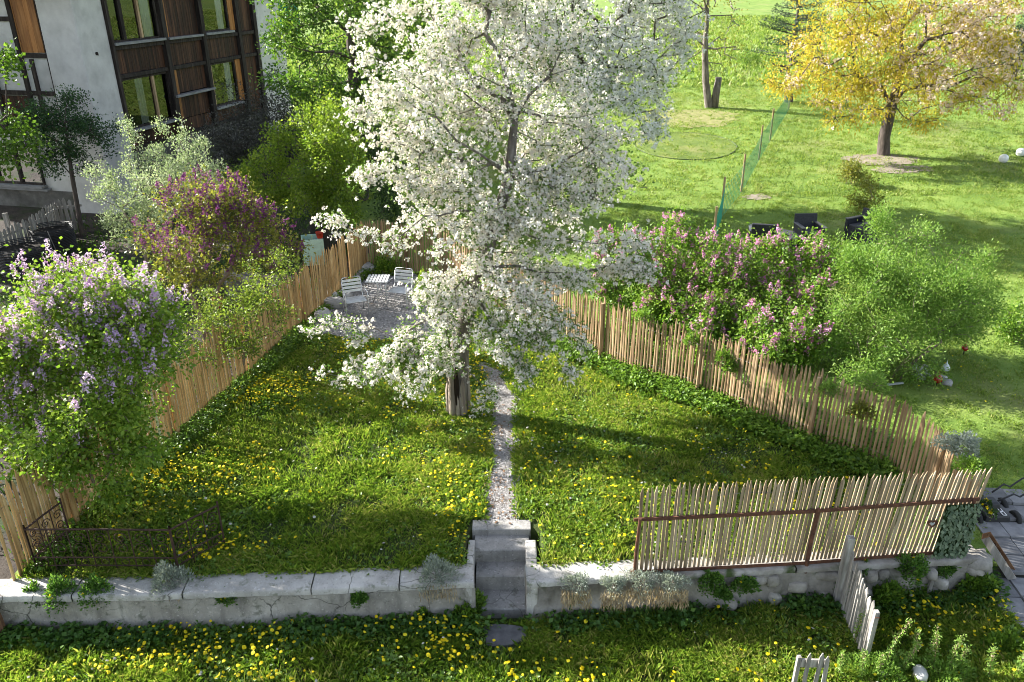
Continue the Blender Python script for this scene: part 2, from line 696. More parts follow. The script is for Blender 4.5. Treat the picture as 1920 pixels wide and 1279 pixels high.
# ------------------------------------------------------------------ ground materials
grass_ground = noisy_mat("turf", [(0, (.016, .022, .007)), (.5, (.036, .055, .012)), (1, (.075, .09, .025))], 1.6, 9, .9, .6, 30, second=((.075, .062, .035), .7, .6, .8), dist=.03)
mown_ground = noisy_mat("mown turf", [(0, (.075, .135, .018)), (.5, (.13, .205, .032)), (1, (.20, .26, .055))], .9, 10, .9, .7, 22, second=((.22, .22, .08), .33, .55, .8), dist=.04)
soil_m = noisy_mat("dark soil", [(0, (.028, .023, .020)), (1, (.075, .062, .052))], 2.5, 8, .95, .8, 25, second=((.03, .045, .015), .8, .5, .62), dist=.03)
gravel_m = noisy_mat("gravel", [(0, (.14, .13, .125)), (.5, (.27, .255, .245)), (1, (.42, .40, .38))], 26, 6, .9, .9, 60, dist=.02, second=((.12, .09, .06), 3.0, .6, .8))
conc_m = weathered("old concrete", (.17, .158, .138), (.29, .272, .24), (.42, .40, .36), (.10, .105, .075))
cap_m = weathered("pale concrete cap", (.25, .24, .22), (.39, .375, .35), (.53, .51, .475), (.15, .16, .11), streak=.25)
stair_m = weathered("stair concrete", (.17, .165, .155), (.28, .27, .255), (.40, .385, .365), (.12, .12, .095), 3.2, .35, .6)
rubble_m = noisy_mat("rubble stone", [(0, (.16, .145, .125)), (.5, (.30, .28, .25)), (1, (.46, .435, .40))], 3.0, 9, .95, .7, 18, dist=.03, second=((.06, .085, .03), 2.4, .58, .68), obj_var=.2)

# ------------------------------------------------------------------ the ground, one sheet cut into its regions
xs = np.unique(np.concatenate([np.arange(-9.5, 9.5, .14), np.arange(9.5, 24, .45), np.arange(-24, -9.5, .45), np.arange(24, 110, 3.0), np.arange(-110, -24, 3.0)]))
ys = np.unique(np.concatenate([np.arange(-6, 5.5, .6), np.arange(5.5, 10.2, .07), np.arange(10.2, 24, .2), np.arange(24, 60, .6), np.arange(60, 240, 4.0)]))
GX, GY = np.meshgrid(xs, ys)
GZ = terrain(GX, GY)
cxm, cym = .25 * (GX[:-1, :-1] + GX[1:, :-1] + GX[:-1, 1:] + GX[1:, 1:]), .25 * (GY[:-1, :-1] + GY[1:, :-1] + GY[:-1, 1:] + GY[1:, 1:])
in_garden = pip(cxm, cym, GARDEN)
in_low = (cym < wall_y(cxm) + .2) & ~in_garden
in_soil = pip(cxm, cym, SOIL) & ~in_garden & ~in_low
idx = np.arange(GX.size).reshape(GX.shape)


def region(name, mask, m):
    q = np.stack([idx[:-1, :-1][mask], idx[:-1, 1:][mask], idx[1:, 1:][mask], idx[1:, :-1][mask]], 1)
    used, inv = np.unique(q, return_inverse=True)
    me = bpy.data.meshes.new(name)
    V = np.stack([GX.ravel()[used], GY.ravel()[used], GZ.ravel()[used]], 1)
    me.from_pydata(V.tolist(), [], inv.reshape(-1, 4).tolist())
    me.polygons.foreach_set("use_smooth", np.ones(len(me.polygons), bool))
    me.update()
    return link(name, me, m, kind="structure")


region("garden_lawn", in_garden, grass_ground)
region("lower_lawn", in_low, grass_ground)
region("yard", in_soil, soil_m)
region("hillside", ~(in_garden | in_low | in_soil), mown_ground)


def sheet(name, poly, m, lift, step=.09, rag=.06, fn=None):
    """a flat-lying patch following the terrain with a ragged edge"""
    P = np.array(poly)
    gx, gy = np.meshgrid(np.arange(P[:, 0].min() - .2, P[:, 0].max() + .2, step), np.arange(P[:, 1].min() - .2, P[:, 1].max() + .2, step))
    jx, jy = gx + rag * (fnoise(gx, gy, 3, 1) - .5), gy + rag * (fnoise(gx, gy, 3, 7) - .5)
    ok = fn(jx, jy) if fn else pip(jx, jy, poly)
    q = ok[:-1, :-1] & ok[1:, :-1] & ok[:-1, 1:] & ok[1:, 1:]
    ii = np.arange(gx.size).reshape(gx.shape)
    f = np.stack([ii[:-1, :-1][q], ii[:-1, 1:][q], ii[1:, 1:][q], ii[1:, :-1][q]], 1)
    used, inv = np.unique(f, return_inverse=True)
    X, Y = jx.ravel()[used], jy.ravel()[used]
    Z = terrain(X, Y) + lift + .012 * (fnoise(X, Y, 6, 3) - .5)
    me = bpy.data.meshes.new(name)
    me.from_pydata(np.stack([X, Y, Z], 1).tolist(), [], inv.reshape(-1, 4).tolist())
    me.polygons.foreach_set("use_smooth", np.ones(len(me.polygons), bool))
    return link(name, me, m, kind="structure")


pp = np.array([p for p, w in PATH])
pbox = [(pp[:, 0].min() - .5, pp[:, 1].min() - .4), (pp[:, 0].max() + .5, pp[:, 1].min() - .4), (pp[:, 0].max() + .5, pp[:, 1].max() + .5), (pp[:, 0].min() - .5, pp[:, 1].max() + .5)]
sheet("path", pbox, gravel_m, .022, .06, .12, lambda x, y: path_mask(x, y) & (y > 9.86))
sheet("patio", PATIO, gravel_m, .026, .08, .1)
bare_m = noisy_mat("bare earth", [(0, (.16, .13, .10)), (1, (.30, .26, .20))], 5, 8, .95, .8, 40, dist=.03)
for nm, c, r in (("bare_patch", (1655, 300), (1.7, 1.0)), ("bare_patch", (1690, 318), (1.5, .6)), ("bare_patch", (1420, 370), (.7, .45))):
    g0 = ground_at(*c)
    sheet(nm, [(g0[0] - r[0], g0[1] - r[1]), (g0[0] + r[0], g0[1] + r[1])], bare_m, .02, .12, .3,
          lambda x, y, g0=g0, r=r: ((x - g0[0]) / r[0]) ** 2 + ((y - g0[1]) / r[1]) ** 2 + .9 * (fnoise(x, y, 1.6, 5) - .5) < .75)
dry_m = noisy_mat("dry turf", [(0, (.14, .15, .045)), (1, (.27, .25, .11))], 3, 8, .95, .6, 30, dist=.03)
g0 = ground_at(1290, 222)
sheet("dry_patch", [(g0[0] - 3.2, g0[1] - 2.6), (g0[0] + 3.2, g0[1] + 2.6)], dry_m, .02, .15, .4,
      lambda x, y: ((x - g0[0]) / 2.9) ** 2 + ((y - g0[1]) / 2.1) ** 2 + 1.1 * (fnoise(x, y, 1.1, 9) - .5) < .7)

RFo = np.array(RF[1:11])
nrm_ = np.array([.70, .71])
sheet("hedge_shade_bed", [tuple(p + nrm_ * .02) for p in RFo] + [tuple(p + nrm_ * (1.5 if i < 7 else .8)) for i, p in reversed(list(enumerate(RFo)))], soil_m, .02, .1, .15)  # dark soil sheet put down to deepen the shade under the hedge

# paving beside the wall: every slab a piece of its own on a sand bed
slab_m = noisy_mat("paving slab", [(0, (.13, .13, .135)), (1, (.25, .25, .255))], 6, 8, .85, .35, 60, obj_var=.22, dist=.006)
pv = sheet("pavement", PAVE, noisy_mat("paving bed", [(0, (.06, .06, .05)), (1, (.10, .10, .085))], 8, 5, .95, .4), .0, .1, .02)
pd = np.array(PAVE[3]) - np.array(PAVE[0])
ang = math.radians(-4)
ca, sa = math.cos(ang), math.sin(ang)
slab_me = MB().box((0, 0, 0), (.385, .385, .05)).mesh("slab")
slab_me.materials.append(slab_m)
for i in range(-14, 16):
    for j in range(-14, 16):
        x, y = PAVE[0][0] + .4 * (i * ca - j * sa), PAVE[0][1] - 1.6 + .4 * (i * sa + j * ca)
        if pip(np.array([x]), np.array([y]), PAVE)[0] and y > 6.5:
            s = link("slab", slab_me, None, pv)
            s.location = (x, y, tz(x, y) + .012 + rng.uniform(-.006, .006))
            s.rotation_euler = (rng.uniform(-.012, .012), rng.uniform(-.012, .012), ang + rng.uniform(-.01, .01))

# ------------------------------------------------------------------ retaining wall: face of rendered courses, cap in cast lengths
def along(poly, n):
    P = np.array(poly)
    L = np.r_[0, np.cumsum(np.linalg.norm(np.diff(P, axis=0), axis=1))]
    t = np.linspace(0, L[-1], n)
    return np.stack([np.interp(t, L, P[:, 0]), np.interp(t, L, P[:, 1])], 1)


def wall_strip(pts, z0, z1, depth, seed, rough=.02, bulge=.0):
    """upright rough face following pts, with a top, back and ends"""
    mb = MB()
    n = len(pts)
    d = np.gradient(pts, axis=0)
    d /= np.linalg.norm(d, axis=1)[:, None]
    nor = np.stack([d[:, 1], -d[:, 0]], 1)
    rows = np.linspace(0, 1, 9)
    V = []
    for r in rows:
        o = rough * 2 * (fnoise(pts[:, 0] + 31 * seed, np.full(n, r * (z1 - z0)), 3.0, seed) - .5) + rough * 1.2 * (vnoise(pts[:, 0], np.full(n, r * .6), 11, seed + 2) - .5) - .05 * (r - 0)
        V.append(np.c_[pts + nor * o[:, None], np.full(n, z0 + (z1 - z0) * r)])
    V.append(np.c_[pts - nor * depth, np.full(n, z1)])
    V.append(np.c_[pts - nor * depth, np.full(n, z0)])
    k = len(V)
    V = np.concatenate(V)
    F = [(r * n + i, r * n + i + 1, (r + 1) * n + i + 1, (r + 1) * n + i) for r in range(k - 1) for i in range(n - 1)]
    F += [tuple(r * n for r in range(k - 1, -1, -1)), tuple(r * n + n - 1 for r in range(k))]
    mb.add(V, F)
    return mb


def cap_len(pts, z, depth, over, th, seed):
    mb = MB()
    n = len(pts)
    d = np.gradient(pts, axis=0)
    d /= np.linalg.norm(d, axis=1)[:, None]
    nor = np.stack([d[:, 1], -d[:, 0]], 1)
    e = .022 * (fnoise(pts[:, 0], pts[:, 1] + seed, 4, seed) - .5) + .014 * (vnoise(pts[:, 0], pts[:, 1], 19, seed) - .5)
    b = .05 * (fnoise(pts[:, 0], pts[:, 1] + seed, 3, seed + 4) - .5)
    zz = z + .02 * (fnoise(pts[:, 0], pts[:, 1], 2, seed + 1) - .5)
    fr, bk = pts + nor * (over + e)[:, None], pts - nor * (depth + b)[:, None]
    V = [np.c_[fr - nor * .004, zz - th], np.c_[fr, zz - .018], np.c_[fr - nor * .018, zz]]
    for t in (.25, .5, .75):
        V.append(np.c_[fr * (1 - t) + bk * t, zz + .014 * (fnoise(pts[:, 0], pts[:, 1] + t, 5, seed + 9) - .5)])
    V += [np.c_[bk, zz], np.c_[bk, zz - th - .3]]
    k = len(V)
    V = np.concatenate(V)
    F = [(r * n + i, r * n + i + 1, (r + 1) * n + i + 1, (r + 1) * n + i) for r in range(k - 1) for i in range(n - 1)]
    F += [tuple(r * n for r in range(k - 1, -1, -1)), tuple(r * n + n - 1 for r in range(k))]
    mb.add(V, F)
    return mb


WL, WR = along(WALL_L, 240), along(WALL_R, 170)
wl = thing("garden_wall", "long grey rendered garden wall with pale cracked cap, on the side of the ornate iron railing", "wall", (WL[120][0], WL[120][1], LOW))
wall_strip(WL, LOW - .25, -.075, .30, 1, .022).build("wall_face", conc_m, wl, True)
cuts = [0, 66, 113, 168, 206, 239]
for i, (a, b) in enumerate(zip(cuts[:-1], cuts[1:])):
    q = WL[a:b + 1].copy()
    q[-1] -= (q[-1] - q[-2]) * .5
    cap_len(q, .03 - .004 * (i % 2), .37, .006, .10, 3 + i).build("coping", cap_m, wl, True)
wr = thing("garden_wall", "low garden wall of pale stone carrying the picket fence with iron rails", "wall", (WR[85][0], WR[85][1], LOW))
wall_strip(WR, LOW - .25, -.05, .30, 5, .05).build("wall_face", rubble_m, wr, True)
for a, b in ((0, 47), (47, 98), (98, 169)):
    q = WR[a:b + 1].copy()
    q[-1] -= (q[-1] - q[-2]) * .5
    cap_len(q, .03, .37, .0, .085, 13 + a).build("coping", cap_m if a == 0 else rubble_m, wr, True)
# face stones of the right-hand wall, each its own piece, proud of the mortar
si = 0
for row, zc in enumerate((-.17, -.34, -.51)):
    x = WR[62][0] + .1 * row
    while x < WR[-1][0] - .12:
        w = rng.uniform(.16, .42)
        y = float(np.interp(x + w / 2, WR[:, 0], WR[:, 1]))
        if rng.random() < .42:
            MB().blob((x + w / 2, y + .070, zc + rng.uniform(-.02, .02)), (w * .54, .085, rng.uniform(.075, .10)), 100 + si, 10, .06, boxy=.5).build("stone", rubble_m, wr, True)
        si += 1
        x += w
# rounded end of the wall
for (px, py, z, r, sd_) in ((1846, 1062, -.10, (.19, .22, .15), 3), (1838, 1074, -.32, (.24, .25, .18), 4), (1826, 1084, -.5, (.26, .22, .16), 9)):
    MB().blob(at_z(px, py, z) + np.array([-.05, .12, 0]), r, sd_, 10, .07).build("stone", rubble_m, wr, True)

# ------------------------------------------------------------------ stairs
st = thing("garden_stairs", "short flight of concrete steps let into the garden wall", "stairs", (-.16, 9.2, LOW))
treads = [(.03, 9.76, 9.98, -.60, .28), (-.085, 9.42, 9.80, -.56, .25), (-.315, 9.12, 9.46, -.525, .205), (-.576, 8.74, 9.16, -.525, .205)]
for z, y0, y1, x0, x1 in treads:
    m = MB()
    nx = 12
    for part_ in range(1):
        X = np.linspace(x0, x1, nx)
        e = .012 * (vnoise(X, X * 0 + z * 9, 14, 2) - .5)
        V = np.concatenate([np.c_[X, y0 + e, X * 0 + z - .32], np.c_[X, y0 + e, X * 0 + z - .012], np.c_[X, y0 + .012 + e, X * 0 + z], np.c_[X, X * 0 + y1, X * 0 + z + .006]])
        F = [(r * nx + i, r * nx + i + 1, (r + 1) * nx + i + 1, (r + 1) * nx + i) for r in range(3) for i in range(nx - 1)]
        F += [(3 * nx, 2 * nx, nx, 0), (nx - 1, 2 * nx - 1, 3 * nx - 1, 4 * nx - 1)]
        m.add(V, F)
    m.build("step", stair_m, st)
for sx, w in ((STX0 - .055, .10), (STX1 + .055, .16)):
    m = MB()
    x0, x1 = (sx - w / 2, sx + w / 2)
    yb = 8.64
    pts = [(yb, .02), (9.30, .02), (9.44, -.02), (9.62, -.05)]
    V, F = [], []
    for y, z in pts:
        V += [(x0, y, -.9), (x0, y, z), (x1, y, z), (x1, y, -.9)]
    for i in range(3):
        F += [(4 * i + a, 4 * i + b, 4 * i + 4 + b, 4 * i + 4 + a) for a, b in ((0, 1), (1, 2), (2, 3))]
    F += [(3, 2, 1, 0), (12, 13, 14, 15)]
    m.add(V, F).build("cheek_wall", cap_m, st, bevel=.02)
fl = at_z(945, 1190, LOW + .03)
slab = MB()
a = np.arange(14) / 14 * 2 * PI
rr = 1 + .10 * np.sin(3 * a + 1) + .05 * rng.normal(size=14)
V = np.concatenate([np.c_[fl[0] + .30 * rr * np.sign(np.cos(a)) * np.abs(np.cos(a)) ** .6, fl[1] + .20 * rr * np.sign(np.sin(a)) * np.abs(np.sin(a)) ** .6, np.full(14, zz)] for zz in (LOW - .05, LOW + .035)])
slab.add(V, [(i, (i + 1) % 14, 14 + (i + 1) % 14, 14 + i) for i in range(14)] + [tuple(range(14, 28))])
tag(slab.build("stepping_stone", noisy_mat("dark stone slab", [(0, (.05, .05, .055)), (1, (.13, .13, .135))], 6, 8, .8, .5, 40), bevel=.012), "dark flat stone slab in the grass at the foot of the concrete steps", "stone slab")

# ------------------------------------------------------------------ picket fences
wood_new = noisy_mat("split chestnut", [(0, (.12, .075, .04)), (.5, (.25, .165, .09)), (1, (.42, .31, .19))], 2.2, 7, .75, .35, 14, (6, 6, .6), obj_var=.28, dist=.004)
wood_pale = noisy_mat("weathered pickets", [(0, (.13, .09, .052)), (.5, (.28, .212, .135)), (1, (.45, .37, .265))], 2.2, 7, .8, .35, 14, (6, 6, .6), obj_var=.3, dist=.004)
wood_warm = noisy_mat("hazel pickets", [(0, (.24, .135, .05)), (.5, (.42, .27, .115)), (1, (.58, .42, .22))], 2.2, 7, .75, .35, 14, (6, 6, .6), obj_var=.22, dist=.004)
wood_grey = noisy_mat("grey wood", [(0, (.11, .10, .09)), (.5, (.24, .225, .205)), (1, (.40, .38, .35))], 2.4, 7, .85, .4, 16, (6, 6, .6), obj_var=.2, dist=.004)
wire_m = plain_mat("galvanised wire", (.16, .16, .165), .6, .5)
rust_m = noisy_mat("rust", [(0, (.045, .022, .016)), (.5, (.10, .045, .028)), (1, (.17, .075, .04))], 12, 6, .85, .4, 60, dist=.003)


def picket_variants(n, w, d, m, seed, point=.07, warp=.012):
    g = np.random.default_rng(seed)
    out = []
    for k in range(n):
        mb = MB()
        zs = [0, .3, .62, .93, 1.0]
        V = []
        cx = np.cumsum(g.normal(0, warp * .5, 5))
        cx -= cx[0]
        for i, z in enumerate(zs):
            ww = w * (1 + .13 * g.normal()) / 2 * (1 if i < 4 else .22)
            dd = d * (1 + .15 * g.normal()) / 2 * (1 if i < 4 else .6)
            x0 = cx[i] + (g.normal() * .006 if i == 4 else 0)
            V += [(x0 - ww, -dd * .7, z), (x0, -dd, z), (x0 + ww, -dd * .6, z), (x0 + ww * .9, dd, z), (x0 - ww * .9, dd * .9, z)]
        F = [(5 * i + j, 5 * i + (j + 1) % 5, 5 * i + 5 + (j + 1) % 5, 5 * i + 5 + j) for i in range(4) for j in range(5)] + [(20, 21, 22, 23, 24)]
        me = mb.add(V, F).mesh("picket")
        me.materials.append(m)
        out.append(me)
    return out


def picket_fence(root, pts, zbase, h, spacing, variants, g, lean=0.0, hvar=.015, every_post=None, post_m=None, skip=.02, lift=0.0, wires=(.25, .8), topfn=None):
    P = np.array(pts)
    L = np.r_[0, np.cumsum(np.linalg.norm(np.diff(P, axis=0), axis=1))]
    o = np.array(root["_o"])
    t, rows = .02, []
    while t < L[-1]:
        if g.random() > skip:
            x, y = np.interp(t, L, P[:, 0]), np.interp(t, L, P[:, 1])
            i = min(len(P) - 2, max(0, int(np.searchsorted(L, t)) - 1))
            d = P[i + 1] - P[i]
            z = zbase(x, y)
            hh = (topfn(t / L[-1]) if topfn else h) * (1 + g.normal(0, hvar))
            pk = link("picket", variants[int(g.integers(len(variants)))], None, root)
            pk.location = (x - o[0], y - o[1], z + lift - o[2])
            pk.rotation_euler = (g.normal(0, .010), lean * t / L[-1] + g.normal(0, .006), math.atan2(d[1], d[0]) + (PI if g.random() < .5 else 0) * 0)
            pk.scale = (g.uniform(.88, 1.12), 1, hh)
            rows.append((x, y, z))
        t += spacing * g.uniform(.92, 1.08)
    rows = np.array(rows)
    for f in wires:
        for s_ in (-1, 1):
            q = rows.copy()
            n = np.gradient(q[:, :2], axis=0)
            n /= np.linalg.norm(n, axis=1)[:, None] + 1e-9
            wob = .012 * s_ * np.where(np.arange(len(q)) % 2 == 0, 1, -1)
            q[:, 0] += -n[:, 1] * wob
            q[:, 1] += n[:, 0] * wob
            q[:, 2] += lift + f * h + .01 * np.sin(np.arange(len(q)) * .35)
            MB().tube(q, .0016, 4, False).build("wire", wire_m, root)
    if every_post:
        for t in np.arange(every_post * .5, L[-1], every_post):
            x, y = np.interp(t, L, P[:, 0]), np.interp(t, L, P[:, 1])
            i = min(len(P) - 2, max(0, int(np.searchsorted(L, t)) - 1))
            d = unit(P[i + 1] - P[i])
            x, y = x - d[1] * .06 * (-1), y + d[0] * .06 * (-1)
            z = zbase(x, y)
            MB().tube([(x, y, z - .1), (x, y, z + h * .5), (x + g.normal() * .01, y, z + h * .97)], [.04, .037, .033], 8).build("post", post_m, root)


gf = np.random.default_rng(5)
fl_ = thing("picket_fence", "dense warm brown paling fence running past the lilac bushes to the gravel patio", "fence", (*LF[2], 0))
picket_fence(fl_, [LF[1] + (LF[0] - LF[1]) * .995] + LF[1:], tz, 1.40, .062, picket_variants(6, .047, .022, wood_warm, 3), gf, 0, .045, 2.6, wood_warm, .05)
fr_ = thing("picket_fence", "long curving brown paling fence between the garden lawn and the pink lilac hedge", "fence", (*RF[5], 0))
picket_fence(fr_, RF, tz, 1.40, .071, picket_variants(6, .040, .024, wood_new, 4), gf, 0, .04, 2.4, wood_new, .02)
ff_ = thing("picket_fence", "pale weathered paling fence with rusty iron rails standing on the stone wall", "fence", (*(FF0 + FF1) / 2, 0))
picket_fence(ff_, [FF0 + np.array([.05, .06]), FF1 + np.array([0, .06])], lambda x, y: .03, 1.40, .0625, picket_variants(7, .039, .02, wood_pale, 6, warp=.003), gf, .08, .012, None, None, .0, .03, (.33, .86))
for f, w in ((.93, .05), (.035, .04)):
    a_, b_ = FF0, FF1
    ff_pts = [(a_[0] - .03, a_[1] + .015, .03 + f), (*(a_ + (b_ - a_) * .5 + np.array([0, .0])), .03 + f - .012), (b_[0] + .03, b_[1] + .015, .05 + f + .01)]
    for p0, p1 in zip(ff_pts[:-1], ff_pts[1:]):
        MB().beam(p0, p1, .022, w).build("iron_rail", rust_m, ff_)
for t, r in ((.006, .022), (.52, .03), (.985, .022)):
    x, y = FF0 + (FF1 - FF0) * t
    MB().tube([(x, y - .015, -.1), (x + .0, y - .015, .5), (x + .02, y - .015, 1.0)], r, 8).build("iron_post", rust_m, ff_)
# ------------------------------------------------------------------ the old house: rendered pier, half timbering on one face, planked bays with windows on the other
plaster = noisy_mat("old white render", [(0, (.38, .37, .36)), (.5, (.50, .49, .475)), (1, (.60, .59, .57))], 1.2, 10, .92, .5, 14, dist=.02, second=((.40, .39, .37), 2.5, .58, .8))
timber = noisy_mat("dark beams", [(0, (.012, .009, .008)), (.5, (.03, .023, .02)), (1, (.07, .058, .05))], 2.0, 7, .85, .4, 12, (5, 5, .7), obj_var=.2, dist=.01)
plank_m = noisy_mat("dark stained planks", [(0, (.016, .008, .006)), (.5, (.045, .020, .012)), (1, (.105, .045, .022))], 1.8, 7, .7, .35, 12, (5, 5, .5), obj_var=.5, dist=.006)
orange_m = noisy_mat("orange varnished wood", [(0, (.16, .06, .018)), (.5, (.30, .125, .035)), (1, (.42, .20, .07))], 1.8, 7, .55, .25, 12, (5, 5, .5), obj_var=.2, dist=.004)
sill_m = noisy_mat("grey sill", [(0, (.13, .13, .13)), (1, (.28, .28, .285))], 3, 6, .7, .3, 20, (1, 1, 3), dist=.006)
base_stone = noisy_mat("base masonry", [(0, (.06, .057, .052)), (.5, (.12, .114, .105)), (1, (.21, .20, .188))], 1.6, 9, .95, .7, 9, dist=.04, second=((.05, .06, .03), 1.2, .55, .7))
curtain_m = noisy_mat("curtain", [(0, (.42, .44, .46)), (1, (.6, .62, .64))], 6, 4, .9, .3, 20, (4, 4, .3))
void_m = plain_mat("dark room", (.012, .012, .013), .9, 0, .1)  # near-black standing in for indoor shade, also used on the house core


def glass_build(nt, bs, out):
    fr = N(nt, "ShaderNodeFresnel", IOR=1.9)
    gl = N(nt, "ShaderNodeBsdfGlossy", Roughness=.02)
    tr = N(nt, "ShaderNodeBsdfTransparent")
    tr.inputs[0].default_value = (.82, .86, .85, 1)
    mx = N(nt, "ShaderNodeMixShader")
    mp = N(nt, "ShaderNodeTexNoise", Scale=1.6)
    bp = N(nt, "ShaderNodeBump", Strength=.06, Distance=.05)
    nt.links.new(mp.outputs[0], bp.inputs["Height"])
    nt.links.new(bp.outputs[0], gl.inputs["Normal"])
    nt.links.new(fr.outputs[0], mx.inputs[0])
    nt.links.new(tr.outputs[0], mx.inputs[1])
    nt.links.new(gl.outputs[0], mx.inputs[2])
    nt.links.new(mx.outputs[0], out.inputs[0])


glass_m = mat("window glass", glass_build)

C0 = np.array([-13.45, 26.4])
UR, UL = np.array([.211, .977]), np.array([-.977, .211])      # along the planked face, along the timbered face
NR, NL = np.array([.977, -.211]), np.array([-.211, -.977])
hs = thing("house", "old white rendered house with dark half timbering, brown planked bays and large windows", "house", (C0[0], C0[1], .4))
MR = np.array([[UR[0], NR[0], 0], [UR[1], NR[1], 0], [0, 0, 1]])
ML = np.array([[UL[0], NL[0], 0], [UL[1], NL[1], 0], [0, 0, 1]])


def hb(face, t0, t1, z0, z1, d0, d1, mb=None):
    """box on a face: t along the face, d outward from it"""
    U, Nn, M = (UR, NR, MR) if face == 'R' else (UL, NL, ML)
    c = C0 + U * (t0 + t1) / 2 + Nn * (d0 + d1) / 2
    return (mb or MB()).box((c[0], c[1], (z0 + z1) / 2), (t1 - t0, d1 - d0, z1 - z0), M)


def hpart(name, face, t0, t1, z0, z1, d0, d1, m, parent=None, bevel=.0, **k):
    o = hb(face, t0, t1, z0, z1, d0, d1).build(name, m, hs, bevel=bevel, **k)
    if parent is not None:
        o.parent = parent
        o.location = (0, 0, 0)
    return o


# core behind both faces, base course, corner pier (battered), far pier, roof
TOP = 7.75
hpart("wall", 'R', .5, 13.2, .2, TOP, -7.0, -.75, void_m)
hpart("base_wall", 'R', 1.3, 10.9, -.3, 2.18, -.7, .02, base_stone)
q = np.array([[0, 0], [1.3, 0], [1.3, -1.32], [0, -1.32]])
V = []
for z, g_ in ((-.4, .16), (1.5, .10), (4.0, .03), (TOP, 0)):
    for t, d in ((-g_, g_), (1.36, g_), (1.36, -1.3), (-g_, -1.3)):
        p = C0 + UR * t + NR * d
        V.append((p[0], p[1], z))
F = [(4 * i + a, 4 * i + b, 4 * i + 4 + b, 4 * i + 4 + a) for i in range(3) for a, b in ((0, 1), (1, 2), (2, 3), (3, 0))] + [(12, 13, 14, 15)]
MB().add(V, F).build("corner_pier", plaster, hs, bevel=.05)
hpart("end_pier", 'R', 10.95, 13.3, -.3, TOP, -1.2, .12, plaster, bevel=.05)
for z in (5.95,):
    MB().blob((*(C0 + UR * .62 + NR * .03), z - .55), (.05, .05, .06), 4, 6).build("wall_bracket", timber, hs)
# planked face
posts = (1.36, 4.22, 6.68, 9.35, 10.72)
for t in posts:
    hpart("post", 'R', t, t + (.24 if t > 2 else .14), 2.15, TOP, -.3, .10, timber, bevel=.01)
for z in (2.12, 4.52, 5.42, 7.45):
    hpart("beam", 'R', 1.5, 10.9, z, z + .13, -.3, .045, timber, bevel=.01)
gp = np.random.default_rng(8)


def planks(face, t0, t1, z0, z1, d, m, w=.145):
    t = t0
    while t < t1 - .02:
        ww = min(w * gp.uniform(.85, 1.15), t1 - t)
        dz = gp.uniform(0, .02)
        hpart("plank", face, t + .004, t + ww - .004, z0 + dz, z1 - gp.uniform(0, .015), d, d + .025 + gp.uniform(0, .008), m)
        t += ww


spans = [(1.50, 4.22), (4.46, 6.68), (6.92, 9.35), (9.59, 10.72)]
for k, (a, b) in enumerate(spans):
    planks('R', a, b, 4.65, 5.42, -.08, plank_m)
    planks('R', a, b, 2.25, 2.72, -.08, plank_m)
planks('R', 4.46, 6.68, 2.72, 3.62, -.10, plank_m)
planks('R', 4.46, 6.68, 3.66, 4.52, -.10, plank_m)
planks('R', 4.46, 6.68, 5.55, 7.45, -.10, plank_m)
hpart("orange_board", 'R', 4.47, 4.78, 2.75, 4.5, -.06, -.03, orange_m)
hpart("orange_board", 'R', 4.47, 4.70, 5.6, 7.42, -.06, -.03, orange_m)
hpart("ledge", 'R', 4.30, 6.9, 3.56, 3.64, -.06, .2, sill_m, bevel=.01)
hpart("ledge", 'R', 4.46, 6.68, 5.56, 5.64, -.06, .16, sill_m, bevel=.01)
planks('R', 9.59, 10.72, 2.72, 4.52, -.08, plank_m)
planks('R', 9.59, 10.72, 5.55, 7.45, -.08, plank_m)
planks('R', 1.5, 10.9, 7.6, 7.74, -.08, plank_m)
hpart("orange_board", 'R', 8.95, 9.33, 2.85, 4.5, -.06, -.02, orange_m)
hpart("orange_board", 'R', 8.95, 9.33, 5.65, 7.42, -.06, -.02, orange_m)


def window(face, t0, t1, z0, z1, mull, curtains):
    w = hpart("window", face, t0, t1, z0, z0 + .06, -.14, -.04, timber)
    for a, b, c, d in ((t0, t1, z1 - .06, z1), (t0, t0 + .06, z0 + .06, z1 - .06), (t1 - .06, t1, z0 + .06, z1 - .06)):
        hpart("frame", face, a, b, c, d, -.14, -.04, timber, w)
    for t, wd, mm in mull:
        hpart("mullion", face, t - wd / 2, t + wd / 2, z0 + .06, z1 - .06, -.13, -.03, mm, w)
    U_, N_ = (UR, NR) if face == 'R' else (UL, NL)
    q = [C0 + U_ * t + N_ * -.1 for t in (t0 + .06, t1 - .06)]
    pn = MB().add([(*q[0], z0 + .06), (*q[1], z0 + .06), (*q[1], z1 - .06), (*q[0], z1 - .06)], [(0, 1, 2, 3)]).build("pane", glass_m, hs)
    pn.parent = w
    for a, b in curtains:
        mb = MB()
        n = 9
        V = []
        U, Nn = (UR, NR) if face == 'R' else (UL, NL)
        for z in (z0 + .05, z1 - .05):
            for i in range(n):
                p = C0 + U * (a + (b - a) * i / (n - 1)) + Nn * (-.22 + .03 * math.sin(i * 2.2))
                V.append((p[0], p[1], z))
        mb.add(V, [(i, i + 1, n + i + 1, n + i) for i in range(n - 1)])
        o = mb.build("curtain", curtain_m, hs, True)
        o.parent = w
    hpart("room_shade", face, t0, t1, z0, z1, -.62, -.6, void_m, w)  # thin near-black panel painted as the unlit interior
    hpart("sill", face, t0 - .05, t1 + .05, z0 - .09, z0 - .004, -.1, .16, sill_m, w, .01)


